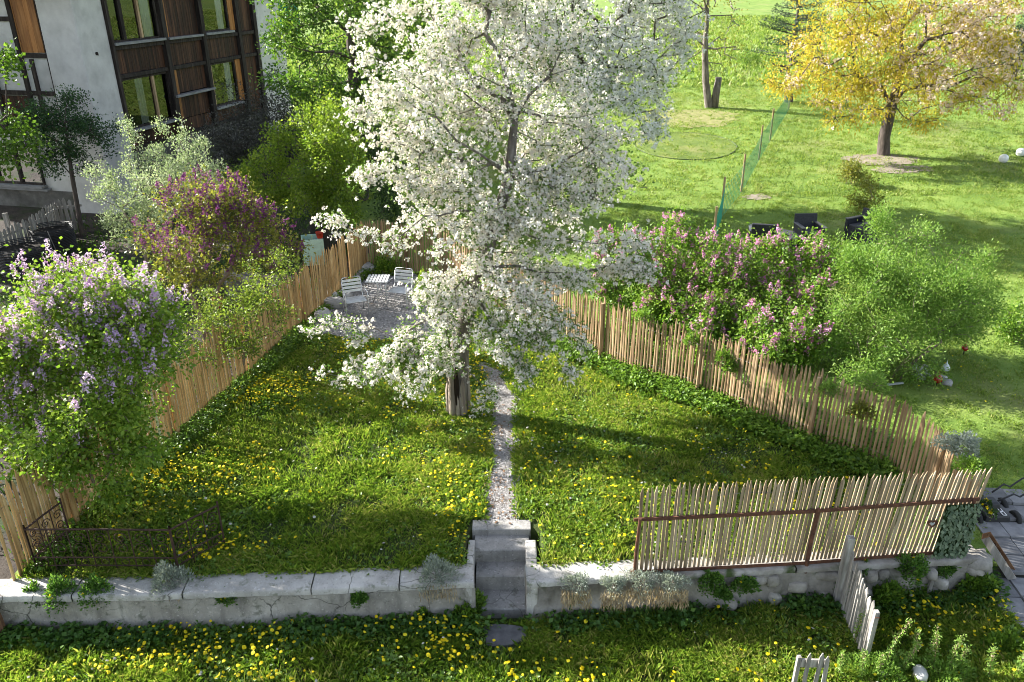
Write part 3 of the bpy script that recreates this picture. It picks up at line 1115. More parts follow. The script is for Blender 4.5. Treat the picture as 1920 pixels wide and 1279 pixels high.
pale_fr = noisy_mat("light wood", [(0, (.30, .19, .10)), (1, (.46, .33, .2))], 2, 6, .6, .2, 14, (5, 5, .5))
window('R', 1.52, 4.20, 2.84, 4.50, [(3.35, .09, pale_fr)], [(2.55, 3.0)])
window('R', 1.52, 4.20, 5.66, 7.44, [(2.25, .16, timber), (3.2, .10, pale_fr)], [(3.55, 4.1)])
window('R', 6.95, 8.93, 2.84, 4.50, [(7.1, .10, pale_fr)], [(8.35, 8.85)])
window('R', 6.95, 8.93, 5.66, 7.44, [], [(8.35, 8.85)])
# timbered face
hpart("plaster_wall", 'L', 1.30, 12.0, -.3, TOP, -.6, -.12, plaster)
for t in (1.31, 2.28, 3.45, 5.2, 7.0, 9.0, 11.0):
    hpart("post", 'L', t, t + (.15 if t > 1.4 else .06), 3.0, TOP, -.3, -.04, timber, bevel=.01)
hpart("post", 'L', 1.92, 2.06, 3.15, 5.24, -.3, -.06, timber, bevel=.01)
for z, t0 in ((3.0, 1.32), (4.12, 1.32), (5.28, 1.32), (6.36, 2.43), (7.5, 1.32)):
    hpart("beam", 'L', t0, 12.0, z, z + .14, -.3, -.052, timber, bevel=.01)
planks('L', 1.42, 2.27, 5.43, 7.5, -.11, orange_m, .21)
planks('L', 2.46, 3.44, 3.15, 4.1, -.11, plank_m)
window('L', 2.6, 4.4, 1.15, 2.5, [(3.5, .08, timber)], [])
hpart("sill_beam", 'L', 2.4, 4.7, .98, 1.05, -.1, .12, sill_m)
window('L', 3.6, 5.1, 4.4, 5.2, [], [])
hpart("plinth", 'L', 1.31, 12.0, -.4, .96, -.5, -.09, base_stone)
# roof with overhang
V = []
ev = .6
for t, d, z in ((-ev - 1.0, ev, TOP), (14.2, ev, TOP), (14.2, -7.9, TOP), (-ev - 1.0, -7.9, TOP), (-ev - 1.0, -3.5, TOP + 1.7), (14.2, -3.5, TOP + 1.7)):
    p = C0 + UR * t + NR * d
    V.append((p[0], p[1], z + .02))
MB().add(V, [(0, 1, 5, 4), (2, 3, 4, 5), (0, 4, 3), (1, 2, 5), (3, 2, 1, 0)]).build("roof", noisy_mat("slate", [(0, (.06, .055, .05)), (1, (.14, .13, .12))], 4, 6, .8, .4), hs)
hb('R', -.9, 13.2, TOP - .12, TOP, .10, .85).build("eaves", timber, hs)

# ------------------------------------------------------------------ the dark yard beside it
cloth_m = noisy_mat("green cloth", [(0, (.01, .16, .10)), (1, (.06, .48, .33))], 3, 4, .9, .3, 8, (3, 3, .4))
p = at_y(541, 30, 35.0)
mb = MB()
V = []
for r in range(6):
    for i in range(9):
        f = i / 8
        V.append((p[0] - .38 + f * .8, p[1] + .07 * math.sin(i * 1.9) + .02 * r, p[2] + .55 - r * .24 * (1 if i not in (4, 5) else .8) - .15 * abs(f - .5)))
mb.add(V, [(9 * r + i, 9 * r + i + 1, 9 * r + 10 + i, 9 * r + 9 + i) for r in range(5) for i in range(8)])
dr = thing("washing", "bright green cloth hanging on a line beside the end of the house", "cloth", p)
mb.build("cloth", cloth_m, dr, True)
MB().tube([(p[0] - 1.6, p[1], p[2] + .6), (p[0] + .2, p[1], p[2] + .52), (p[0] + 1.5, p[1], p[2] + .62)], .006, 5).build("line", wire_m, dr)

yf = thing("picket_fence", "low dark grey board fence in the shaded yard at the foot of the house", "fence", ground_at(70, 450))
gy = np.random.default_rng(4)
grey_var = picket_variants(5, .115, .022, wood_grey, 9)
ypts = [at_z(px, py, tz(*ground_at(px, py + 45)[:2]) + 1.0)[:2] for px, py in ((-60, 445), (0, 432), (70, 400), (105, 377), (150, 372))]
picket_fence(yf, ypts, tz, 1.05, .15, grey_var, gy, 0, .04, None, None, .03, 0, (.2,))
for f in (.3, .82):
    for a_, b_ in zip(ypts[:-1], ypts[1:]):
        MB().beam((*a_, tz(*a_) + f), (*b_, tz(*b_) + f), .03, .07).build("rail", wood_grey, yf)
c = ground_at(30, 478)
MB().box((c[0], c[1], c[2] + .62), (.11, .11, 1.3)).build("post", wood_grey, yf)

mesh_dark = plain_mat("dark wire mesh", (.03, .03, .032), .6, .4)
compost_m = noisy_mat("compost", [(0, (.015, .013, .012)), (1, (.05, .042, .035))], 6, 6, .95, .8, 20, dist=.03)


def compost_bin(px, py, r, h, label):
    c = ground_at(px, py)
    t = thing("compost_bin", label, "compost bin", c, "wire compost bins")
    a = np.linspace(0, 2 * PI, 29)
    for z in np.linspace(.03, h, 17):
        MB().tube(np.c_[c[0] + r * np.cos(a), c[1] + r * np.sin(a), np.full(29, c[2] + z)], .012, 4, False).build("ring_wire", mesh_dark, t)
    m = MB()
    for q in a[:-1]:
        m.tube([(c[0] + r * math.cos(q), c[1] + r * math.sin(q), c[2]), (c[0] + r * math.cos(q), c[1] + r * math.sin(q), c[2] + h)], .006, 4, False)
    m.build("upright_wires", mesh_dark, t, kind="stuff")
    m = MB()
    b = a[:-1]
    n = len(b)
    V = np.concatenate([np.c_[c[0] + r * .97 * np.cos(b), c[1] + r * .97 * np.sin(b), np.full(n, c[2] + z)] for z in (0, h * .82)] + [[[c[0], c[1], c[2] + h * .7]]])
    m.add(V, [(i, (i + 1) % n, n + (i + 1) % n, n + i) for i in range(n)] + [(n + i, n + (i + 1) % n, 2 * n) for i in range(n)])
    m.build("filling", compost_m, t, True)
    q = at_y(px + 22, py, c[1])
    MB().beam((c[0] + r * .55, c[1] - r * .87, c[2]), (c[0] + r * .35, c[1] - r * .95, c[2] + h + .03), .03, .02).build("stake", wood_grey, t)


compost_bin(54, 507, .70, .76, "round dark wire compost bin with a grey stake, nearer the mauve lilac")
compost_bin(106, 470, .58, .74, "round dark wire compost bin standing behind another bin, close to the board fence")

# beam, blocks, pots behind the reed-like fence
c = ground_at(455, 575)
bl = thing("stone_block", "big pale grey slab leaning in the soil behind the brown paling fence", "stone block", c)
MB().blob((c[0], c[1] + .2, c[2] + .35), (.55, .38, .42), 5, 10, .1).build("rock", noisy_mat("dark rock", [(0, (.05, .05, .05)), (1, (.14, .14, .13))], 3, 8, .9, .6), bl, True)
MB().beam((c[0] - .38, c[1] - .05, c[2] + .95), (c[0] + .45, c[1] + .12, c[2] + .55), .26, .12).build("slab", conc_m, bl, bevel=.03)
red_m = plain_mat("red plastic", (.45, .04, .02), .4)
mint_m = plain_mat("mint plastic", (.42, .62, .55), .5)
dark_m = plain_mat("black plastic", (.02, .02, .022), .45)


def pot(name, px, py, z, r, h, m, label, cat):
    c = at_z(px, py, z)
    c[2] = tz(c[0], c[1]) if z == 0 else z
    mb = MB()
    a = np.arange(16) / 16 * 2 * PI
    prof = [(r * .72, 0), (r, h * .9), (r * 1.08, h * .9), (r * 1.08, h), (r * .94, h), (r * .9, h * .55), (0.01, h * .55)]
    V = np.concatenate([np.c_[c[0] + k * np.cos(a), c[1] + k * np.sin(a), np.full(16, c[2] + z_)] for k, z_ in prof])
    mb.add(V, [(16 * i + j, 16 * i + (j + 1) % 16, 16 * i + 16 + (j + 1) % 16, 16 * i + 16 + j) for i in range(len(prof) - 1) for j in range(16)])
    return tag(mb.build(name, m, None, True), label, cat)


def crate(px, py, s, h, m, label, rot):
    c = ground_at(px, py)
    t = thing("crate", label, "crate", c)
    R = np.array([[math.cos(rot), -math.sin(rot), 0], [math.sin(rot), math.cos(rot), 0], [0, 0, 1]])
    for d, sz in (((0, s / 2, h / 2), (s, .03, h)), ((0, -s / 2, h / 2), (s, .03, h)), ((s / 2, 0, h / 2), (.03, s - .03, h)), ((-s / 2, 0, h / 2), (.03, s - .03, h))):
        MB().box(c + R @ np.array(d), sz, R).build("side", m, t, bevel=.008)
    MB().box(c + np.array([0, 0, .02]), (s - .04, s - .04, .03), R).build("bottom", m, t)


crate(590, 492, .55, .75, mint_m, "pale mint green box behind the brown paling fence by the yellow green shrub", .3)
tub = ground_at(598, 478)
pot("flower_pot", 600, 446, 1.0, .11, .17, red_m, "orange red pot on the stack behind the brown paling fence", "pot")
crate(604, 474, .5, .98, dark_m, "dark box under the orange red pot behind the paling fence", .2)
pot("flower_pot", 410, 582, 0, .14, .3, red_m, "red pot among lilac stems beside the leaning grey slab", "pot")
pale_st = noisy_mat("pale slab", [(0, (.28, .29, .30)), (1, (.46, .47, .48))], 4, 6, .9, .4)
c = ground_at(8, 672)
tag(MB().box((c[0], c[1], c[2] + .12), (.9, .55, .24), np.array([[.98, -.2, 0], [.2, .98, 0], [0, 0, 1]])).build("stone_slab", pale_st, None, bevel=.03), "pale grey slab on the shaded soil behind the mauve lilac", "stone slab")
# ------------------------------------------------------------------ patio furniture
alu_m = plain_mat("brushed aluminium", (.62, .63, .64), .38, .75)
alu_slat = plain_mat("aluminium slat", (.66, .67, .68), .45, .5)


def arc(c, r, a0, a1, n, ax, ay):
    a = np.linspace(a0, a1, n)
    return c + r * np.cos(a)[:, None] * ax + r * np.sin(a)[:, None] * ay


def bistro_chair(loc, rot, label):
    t = thing("bistro_chair", label, "chair", (0, 0, 0), "aluminium bistro chairs")
    X, Y, Z = np.eye(3)
    for s in (-1, 1):      # side loop: front leg, arm, rear leg
        P = [(s * .27, .24, 0), (s * .27, .25, .3), (s * .27, .255, .6), (s * .27, .20, .665), (s * .27, 0, .67), (s * .27, -.18, .66)]
        MB().tube(P, .0125, 7).build("arm_frame", alu_m, t, True)
        MB().tube([(s * .25, -.30, 0), (s * .25, -.22, .3), (s * .24, -.2, .45)], .0125, 7).build("leg", alu_m, t, True)
    P = [(-.25, .23, .43), (-.25, -.18, .43)]
    for s in (-1, 1):
        MB().tube([(s * .235, .24, .44), (s * .235, -.16, .425), (s * .235, -.235, .50), (s * .235, -.31, .82)], .0125, 7).build("seat_rail", alu_m, t, True)
    top = [(-.235, -.31, .82), (-.225, -.322, .865), (-.19, -.33, .89), (0, -.333, .9), (.19, -.33, .89), (.225, -.322, .865), (.235, -.31, .82)]
    MB().tube(top, .0125, 7).build("back_hoop", alu_m, t, True)
    for y in (-.12, -.035, .05, .135, .22):
        MB().box((0, y, .445), (.46, .066, .012)).build("seat_slat", alu_slat, t, bevel=.003)
    for k in range(4):
        z = .57 + .083 * k
        yb = -.235 - (z - .5) * .234
        MB().box((0, yb + .004, z), (.46, .012, .062), np.array([[1, 0, 0], [0, .974, -.228], [0, .228, .974]])).build("back_slat", alu_slat, t, bevel=.003)
    t.location, t.rotation_euler = loc, (0, 0, rot)
    return t


ch = bistro_chair(ground_at(668, 592), math.radians(-158), "silver slatted bistro armchair by the boulders, nearer the paling fence")
c2 = copy_tree(ch, ground_at(752, 574), (0, 0, math.radians(165)), "silver slatted bistro armchair half hidden by apple blossom at the gravel patio")
tb = thing("bistro_table", "small silver bistro table between the two slatted chairs, slats standing in for sun stripes", "table", (0, 0, 0))
for k in range(7):  # slatted top shaped to imitate sun stripes on the gravel
    MB().box((-.24 + .08 * k, 0, .71), (.06, .56, .014)).build("stripe_slat", alu_slat, tb, bevel=.003)
for y in (-.2, .2):
    MB().box((0, y, .692), (.52, .03, .02)).build("table_rail", alu_m, tb)
for k in range(3):
    q = k * 2 * PI / 3 + .4
    MB().tube([(.05 * math.cos(q), .05 * math.sin(q), .70), (.05 * math.cos(q), .05 * math.sin(q), .35), (.25 * math.cos(q), .25 * math.sin(q), 0)], .012, 6).build("leg", alu_m, tb, True)
tb.location = ground_at(712, 572)
# boulders round the patio
bould_m = noisy_mat("river boulders", [(0, (.22, .21, .20)), (.5, (.36, .35, .335)), (1, (.50, .49, .47))], 4, 8, .85, .35, 30, obj_var=.22)
spots = [(605, 598, .24, "lowest"), (628, 575, .26, ""), (622, 560, .2, ""), (640, 570, .15, ""), (652, 560, .16, ""), (598, 585, .14, ""), (676, 519, .2, ""), (688, 508, .22, ""), (699, 510, .18, ""), (668, 527, .17, ""), (614, 612, .12, ""), (641, 551, .13, "")]
words = ["largest pale boulder nearest the lawn edge of the patio", "long pale boulder beside the silver armchair", "rounded boulder against the foot of the paling fence by the silver armchair", "small boulder just behind the front leg of the silver armchair", "small pale stone under the silver armchair", "little stone tucked under the paling fence at the patio",
         "grey boulder in the shaded fence corner beyond the chairs", "topmost boulder of the pile in the fence corner", "boulder at the foot of the green plant in the fence corner", "brownish boulder at the edge of the pile in the fence corner", "smallest stone, alone on the gravel edge near the lawn", "small stone behind the back of the silver armchair"]
for i, (px, py, r, _) in enumerate(spots):
    c = ground_at(px, py)
    g = np.random.default_rng(40 + i)
    mb = MB().blob((0, 0, 0), (r * g.uniform(1.0, 1.35), r * g.uniform(.7, .95), r * g.uniform(.55, .75)), 60 + i, 12, .04)
    o = tag(mb.build("boulder", bould_m, None, True), words[i], "boulder", "boulders edging the patio")
    o.location = (c[0], c[1], c[2] + r * .35)
    o.rotation_euler = (0, 0, g.uniform(0, 3))

# ------------------------------------------------------------------ wrought iron railing on the lawn
irn = noisy_mat("rusty wrought iron", [(0, (.02, .013, .011)), (1, (.075, .04, .03))], 10, 5, .8, .4, 60)
A, B = at_z(46, 993, .72), at_z(318, 994, .72)
Cc, D = at_z(114, 942, .72), at_z(408, 948, .72)
ir = thing("iron_railing", "rusty ornate wrought iron railing round three sides of a bed on the lawn", "railing", ((A[0] + B[0]) / 2, A[1], 0))


def scroll(c, r, ax, turns, hand, n=26):
    a = np.linspace(0, turns * 2 * PI, n)
    rr = r * (1 - .8 * a / a[-1])
    return np.array([c + ax * (rr[i] * math.cos(a[i]) * hand) + np.array([0, 0, 1.0]) * (rr[i] * math.sin(a[i])) for i in range(n)])


def iron_panel(p, q, bars):
    d = (q - p)
    L = np.linalg.norm(d)
    ax = d / L
    for z, r in ((.72, .014), (.24, .011), (.10, .009)):
        a_, b_ = p.copy(), q.copy()
        a_[2] = b_[2] = z
        MB().tube([a_, (a_ + b_) / 2 + np.array([0, 0, .008]), b_], r, 6).build("rail", irn, ir)
    n = bars
    for i in range(n + 1):
        b = p + d * i / n
        z0 = tz(b[0], b[1])
        MB().tube([(b[0], b[1], z0 - .05), (b[0], b[1], .74 + (.05 if i in (0, n) else 0))], .013 if i in (0, n) else .008, 6).build("bar", irn, ir)
        if i < n:
            c = p + d * (i + .5) / n
            w = L / n
            for zc, hnd in ((.58, 1), (.40, -1)):
                c[2] = zc
                MB().tube(scroll(c, min(.11, w * .36), ax, 1.4, hnd), .007, 5, False).build("scroll", irn, ir, True)
            a = np.linspace(0, 2 * PI, 17)
            c[2] = .17
            MB().tube(c + .055 * np.cos(a)[:, None] * ax + .055 * np.sin(a)[:, None] * np.array([0, 0, 1.0]), .006, 5, False).build("ring", irn, ir, True)


iron_panel(A, B, 7)
iron_panel(A, Cc, 3)
iron_panel(B, D, 3)
c = (A + B) / 2
MB().tube([B + np.array([0, 0, -.72]), B + np.array([0, 0, .02])], .02, 8).build("corner_post", irn, ir)

# post at the lower edge of the lawn, beside the end of the wall
c = at_z(8, 1196, LOW)
tag(MB().tube([c + np.array([-.02, 0, -.2]), c + np.array([-.03, 0, .35]), c + np.array([-.05, 0, .72])], [.085, .08, .078], 10, jitter=.05).build("wooden_post", noisy_mat("brown post", [(0, (.07, .035, .02)), (1, (.20, .11, .06))], 3, 6, .85, .4, 14, (4, 4, .5)), None), "brown round wooden post in the grass below the wall and the iron railing", "post")
c = ground_at(163, 955)
tag(MB().beam((c[0] - .08, c[1] - .15, .06), (c[0] + .22, c[1] + .25, .16), .05, .03).build("plank", wood_grey, None, bevel=.004), "pale grey board lying in weeds at the foot of the mauve lilac", "board")

# ------------------------------------------------------------------ open picket gate in the lower grass
G0, G1 = np.array([4.63, 7.82]), np.array([4.67, 8.80])
gt = thing("garden_gate", "silvery grey wooden picket gate standing open at right angles to the stone wall", "gate", (*(G0 + G1) / 2, LOW))
gv = picket_variants(5, .075, .022, wood_grey, 21)
dg = unit(G1 - G0)
n = 10
for i in range(n):
    p = G0 + (G1 - G0) * (i + .5) / n
    o = link("picket", gv[i % 5], None, gt)
    o.location = (p[0] - gt.location[0], p[1] - gt.location[1], tz(*p) - LOW + .02)
    o.rotation_euler = (rng.normal(0, .012), rng.normal(0, .012), math.atan2(dg[1], dg[0]))
    o.scale = (1, 1, .93 + .02 * rng.normal() + .12 * i / n)
nn = np.array([dg[1], -dg[0]])
for z in (.22, .70):
    a_, b_ = G0 + nn * .032, G1 + nn * .032
    MB().beam((*a_, LOW + z), (*b_, LOW + z + .08), .03, .08).build("rail", wood_grey, gt, bevel=.004)
MB().beam((*(G0 + nn * .036), LOW + .2), (*(G1 + nn * .036), LOW + .72), .02, .07).build("brace", wood_grey, gt)
MB().box((*(G1 + dg * .07), LOW + .57), (.10, .10, 1.28)).build("gate_post", wood_grey, gt, bevel=.008)
MB().box((*(G0 - dg * .05), LOW + .44), (.06, .07, .95)).build("stile", wood_grey, gt, bevel=.006)
MB().tube([(*(G0 - dg * .02 + nn * .03), LOW + .82), (*(G0 - dg * .10 + nn * .03), LOW + .85), (*(G0 - dg * .1 - nn * .03), LOW + .85)], .006, 5).build("latch", rust_m, gt)

fp = at_z(1523, 1262, -.02)
fg = thing("fence_panel", "short weathered grey fence piece with three pickets and a wide board", "fence panel", (fp[0], fp[1], LOW))
for i, dx in enumerate((-.09, .035, .15)):
    o = link("picket", gv[i], None, fg)
    o.location = (dx, -.03, .02)
    o.rotation_euler = (.0, rng.normal(0, .02), 0)
    o.scale = (.62, 1, .93 - .05 * (i == 2))
MB().beam((fp[0] - .16, fp[1], LOW + .77), (fp[0] + .17, fp[1] + .02, LOW + .735), .03, .12).build("board", wood_grey, fg, bevel=.004)
MB().beam((fp[0] - .16, fp[1], LOW + .32), (fp[0] + .17, fp[1] + .02, LOW + .28), .03, .12).build("board", wood_grey, fg, bevel=.004)
MB().box((fp[0] - .185, fp[1] + .02, LOW + .42), (.05, .05, .86)).build("stake", wood_grey, fg, bevel=.004)

c = ground_at(1737, 1120)
tag(MB().beam((c[0], c[1], LOW - .1), (c[0] + .015, c[1], LOW + .32), .055, .04, (0, 1, 0)).build("stake", wood_grey, None, bevel=.004), "short grey stake in the weeds below the stone wall, beside the dandelions", "stake")
ws = noisy_mat("pale stones", [(0, (.35, .34, .33)), (1, (.62, .61, .59))], 5, 6, .85, .3, 30)
for (px, py, r, lab) in ((1722, 1272, .11, "largest pale stone among the tall weeds at the lower edge"), (1652, 1268, .07, "pale stone close to the foot of the open gate among tall weeds"), (1612, 1262, .06, "small pale stone in the weeds between gate and fence piece"), (1688, 1256, .045, "tiny pale stone beside the tall seed stalks")):
    c = ground_at(px, py)
    o = tag(MB().blob((0, 0, 0), (r * 1.2, r * .9, r), int(px), 10, .05).build("stone", ws, None, True), lab, "stone", "pale stones in the tall weeds")
    o.location = (c[0], c[1], c[2] + r * .6)

# ------------------------------------------------------------------ rusty heart, leaf screen, mower, trough
hc = at_z(1748, 982, .72)
hc[1] = FF0[1] + (FF1 - FF0)[1] * .85 - .0
hp = at_y(1748, 982, hc[1])
a = np.linspace(0, 2 * PI, 33)[:-1]
hx, hz = 16 * np.sin(a) ** 3 / 16, (13 * np.cos(a) - 5 * np.cos(2 * a) - 2 * np.cos(3 * a) - np.cos(4 * a)) / 16
mb = MB()
V, F = [], []
for k, (s, y) in enumerate(((.075, -.008), (.075, .008), (.042, .008), (.042, -.008))):
    V.append(np.c_[hx * s, np.full(32, y), hz * s])
V = np.concatenate(V) + hp
for k in range(4):
    F += [(32 * k + i, 32 * k + (i + 1) % 32, 32 * ((k + 1) % 4) + (i + 1) % 32, 32 * ((k + 1) % 4) + i) for i in range(32)]
ht = thing("heart_ornament", "small rusty metal heart with a pale middle hanging on the pale picket fence", "ornament", hp)
mb.add(V, F).build("heart_rim", rust_m, ht)
MB().add(np.concatenate([np.c_[hx * .035, np.full(32, y), hz * .035] for y in (-.004, .004)]) + hp, [tuple(range(32)), tuple(range(63, 31, -1))] + [(i, (i + 1) % 32, 32 + (i + 1) % 32, 32 + i) for i in range(32)]).build("inner_heart", pale_st, ht)
MB().tube([hp + np.array([0, 0, .05]), hp + np.array([0, .01, .2])], .003, 4).build("hanging_wire", wire_m, ht)

# lawn mower / cart
blk = plain_mat("black casing", (.018, .018, .02), .5)
mw = thing("lawn_mower", "black lawn mower with two white marks on its deck, standing on the paving", "lawn mower", at_z(1868, 985, -.42))
o = np.array(mw["_o"]) + np.array([0, 0, .0])
MB().box(o + np.array([-.06, .12, .15]), (.44, .46, .20), taper=.86).build("deck", blk, mw, bevel=.04)
MB().box(o + np.array([-.06, .22, .28]), (.28, .26, .12), taper=.8).build("motor", blk, mw, bevel=.03)
for s in (-.115, .035):
    for y, sz in ((-.03, (.055, .09)), (.07, (.05, .08))):
        f = MB()
        x0 = o[0] + s
        for dx, dy, sx, sy in ((0, sz[1] / 2, sz[0], .014), (0, -sz[1] / 2, sz[0], .014), (sz[0] / 2, 0, .014, sz[1]), (-sz[0] / 2, 0, .014, sz[1])):
            f.box((x0 + dx, o[1] + y + dy, o[2] + .2545 + (0.0)), (sx, sy, .006))
        f.build("white_mark", plain_mat("white print", (.7, .7, .7), .5), mw)


def wheel(c, r, w, ax):
    mb = MB()
    ax = unit(np.array(ax, float))
    u = np.array([0, 0, 1.0])
    s = np.cross(ax, u)
    a = np.arange(20) / 20 * 2 * PI
    ring = lambda rr, t: c + ax * t + rr * (np.cos(a)[:, None] * s + np.sin(a)[:, None] * u)
    V = np.concatenate([ring(r * .55, -w * .4), ring(r * .9, -w / 2), ring(r, -w * .3), ring(r, w * .3), ring(r * .9, w / 2), ring(r * .55, w * .4)])
    mb.add(V, [(20 * i + j, 20 * i + (j + 1) % 20, 20 * i + 20 + (j + 1) % 20, 20 * i + 20 + j) for i in range(5) for j in range(20)] + [tuple(range(20)), tuple(range(119, 99, -1))])
    return mb


for dx, dy in ((.26, .0), (-.36, .0), (.24, .34), (-.34, .34)):
    wo = wheel(o + np.array([dx, dy, .13]), .135, .075, (1, .1, 0)).build("wheel", plain_mat("tyre", (.012, .012, .012), .75), mw, True)
    h_ = wheel(o + np.array([dx, dy, .13]), .06, .085, (1, .1, 0)).build("hub", blk, mw, True)
    h_.parent = wo
for s in (-1, 1):
    MB().tube([o + np.array([.10 + .02 * s, .36 + .12 * s, .3]), o + np.array([.32, .40 + .14 * s, .42]), o + np.array([.44, .41 + .14 * s, .36]), o + np.array([.62, .43 + .15 * s, .50]), o + np.array([.82, .45 + .15 * s, .55])], .015, 7).build("handle_tube", blk, mw, True)
MB().tube([o + np.array([.82, .30, .55]), o + np.array([.85, .45, .56]), o + np.array([.82, .60, .55])], .017, 7).build("handle_grip", blk, mw, True)

ta, tb_ = at_z(1842, 1006, .12), at_z(1892, 1082, -.42)
tr = thing("wooden_trough", "long narrow brown wooden trough propped slanting against the end of the stone wall", "trough", (ta + tb_) / 2)
brown = noisy_mat("brown boards", [(0, (.07, .032, .016)), (.5, (.15, .075, .036)), (1, (.26, .15, .08))], 2, 6, .6, .3, 14, (.6, 5, 5), obj_var=.3)
d = tb_ - ta
side = unit(np.cross(d, (0, 0, 1)))
upv = unit(np.cross(side, d))
for k in (-1, 1):
    MB().beam(ta + side * .075 * k + upv * .05, tb_ + side * .075 * k + upv * .05, .016, .12, upv).build("side_board", wood_grey if k > 0 else brown, tr, bevel=.003)
MB().beam(ta, tb_, .135, .016, upv).build("bottom_board", brown, tr)
for f in (.02, .28, .46, .68, .98):
    p = ta + d * f + upv * .045
    MB().box(p, (.016, .132, .085), np.stack([unit(d), side, upv], 1)).build("divider", brown, tr)

# ------------------------------------------------------------------ upper lawn: rattan seats and table, net fence, turf disc, globes, glass ornaments
rat = noisy_mat("dark rattan", [(0, (.014, .014, .017)), (1, (.05, .05, .058))], 40, 3, .6, .9, 90, (1, 1, 1), dist=.006)
rat_top = plain_mat("grey tabletop", (.10, .10, .11), .35)


def armchair(loc, rot, label):
    t = thing("rattan_armchair", label, "armchair", (0, 0, 0), "dark rattan garden armchairs")
    MB().box((0, 0.02, .22), (.52, .56, .40)).build("seat_base", rat, t, bevel=.015)
    MB().box((0, .03, .455), (.50, .52, .07)).build("cushion", plain_mat("dark cushion", (.045, .045, .052), .8), t, bevel=.025)
    R = np.array([[1, 0, 0], [0, .985, -.17], [0, .17, .985]])
    MB().box((0, -.30, .58), (.66, .09, .62), R).build("backrest", rat, t, bevel=.02)
    for s in (-1, 1):
        MB().box((s * .31, .03, .32), (.085, .62, .62)).build("arm_panel", rat, t, bevel=.015)
        MB().box((s * .31, .03, .645), (.11, .66, .03)).build("armrest", rat_top, t, bevel=.008)
    for x in (-.29, .29):
        for y in (-.26, .28):
            MB().box((x, y, .005), (.05, .05, .05)).build("foot", rat, t)
    t.location, t.rotation_euler = loc, (0, 0, rot)
    return t


a1 = armchair(ground_at(1512, 462), math.radians(184), "dark rattan armchair facing the lilac hedge, beside the low table")
copy_tree(a1, ground_at(1424, 470), (0, 0, math.radians(-12)), "dark rattan armchair with its back to the pink lilacs, beside the low table")
copy_tree(a1, ground_at(1612, 452), (0, 0, math.radians(118)), "dark rattan armchair behind the pale green feathery shrub")
tl = thing("coffee_table", "low dark garden table with a shiny grey top among the rattan armchairs", "table", (0, 0, 0))
MB().box((0, 0, .20), (.98, .60, .34), None, 1.0).build("table_base", rat, tl, bevel=.015)
MB().box((0, 0, .395), (1.1, .72, .04)).build("tabletop", rat_top, tl, bevel=.01)
for x in (-.45, .45):
    for y in (-.26, .26):
        MB().box((x, y, .02), (.06, .06, .06)).build("foot", rat, tl)
tl.location, tl.rotation_euler = ground_at(1462, 462), (0, 0, math.radians(-38))

stake_m = noisy_mat("round stakes", [(0, (.22, .15, .07)), (1, (.42, .31, .17))], 3, 5, .8, .3, 14, (4, 4, .5), obj_var=.3)


def net_build(nt, bs, out):
    bs.inputs["Base Color"].default_value = (.03, .30, .17, 1)
    bs.inputs["Roughness"].default_value = .6


net_m = mat("green netting", net_build)
nf = thing("net_fence", "green plastic net fence on round wooden stakes across the upper lawn", "fence", ground_at(1389, 360))
NP = [ground_at(*p) for p in ((1335, 470), (1351, 408), (1389, 360), (1422, 300), (1443, 264), (1478, 205))]
for i, p in enumerate(NP):
    MB().tube([p + np.array([0, 0, -.2]), p + np.array([.01, 0, .6]), p + np.array([0, 0, 1.3])], [.04, .038, .035], 8).build("stake", stake_m, nf)
for p, q in zip(NP[:-1], NP[1:]):
    L = np.linalg.norm(q - p)
    m = MB()
    nv = int(L / .2)
    for i in range(nv + 1):
        b = p + (q - p) * i / nv + np.array([.04, 0, 0])
        m.tube([b + np.array([0, 0, .03]), b + np.array([.0, 0, 1.05 - .08 * math.sin(PI * i / nv)])], .006, 3, False)
    for z in np.linspace(.05, 1.03, 7):
        tt = np.linspace(0, 1, 9)
        m.tube([p + (q - p) * s + np.array([.04, 0, z * (1 - .08 * math.sin(PI * s))]) for s in tt], .006, 3, False)
    m.build("netting", net_m, nf, kind="stuff")

dc = ground_at(1285, 273)
td = thing("turf_disc", "round flat disc of olive turf with a thin dark rim on the upper lawn", "lawn disc", dc)
R0 = 2.05
a = np.linspace(0, 2 * PI, 61)
zt = lambda x, y: tz(x, y) + .025
disc_m = noisy_mat("olive turf", [(0, (.065, .105, .016)), (.5, (.105, .15, .026)), (1, (.16, .20, .045))], 1.2, 10, .9, .7, 22, dist=.04, second=((.20, .19, .07), .6, .52, .75))
mb = MB()
V = [(dc[0], dc[1], zt(dc[0], dc[1]))]
for r in (.5, 1.0, 1.5, R0 - .03):
    V += [(dc[0] + r * math.cos(q), dc[1] + r * math.sin(q), zt(dc[0] + r * math.cos(q), dc[1] + r * math.sin(q))) for q in a[:-1]]
F = [(0, 1 + j, 1 + (j + 1) % 60) for j in range(60)] + [(1 + 60 * i + j, 1 + 60 * i + 60 + j, 1 + 60 * i + 60 + (j + 1) % 60, 1 + 60 * i + (j + 1) % 60) for i in range(3) for j in range(60)]
mb.add(V, F).build("turf_top", disc_m, td)
MB().tube(np.c_[dc[0] + R0 * np.cos(a), dc[1] + R0 * np.sin(a), terrain(dc[0] + R0 * np.cos(a), dc[1] + R0 * np.sin(a)) + .02], .018, 6, False).build("rim", plain_mat("dark rim", (.06, .09, .03), .8), td, True)

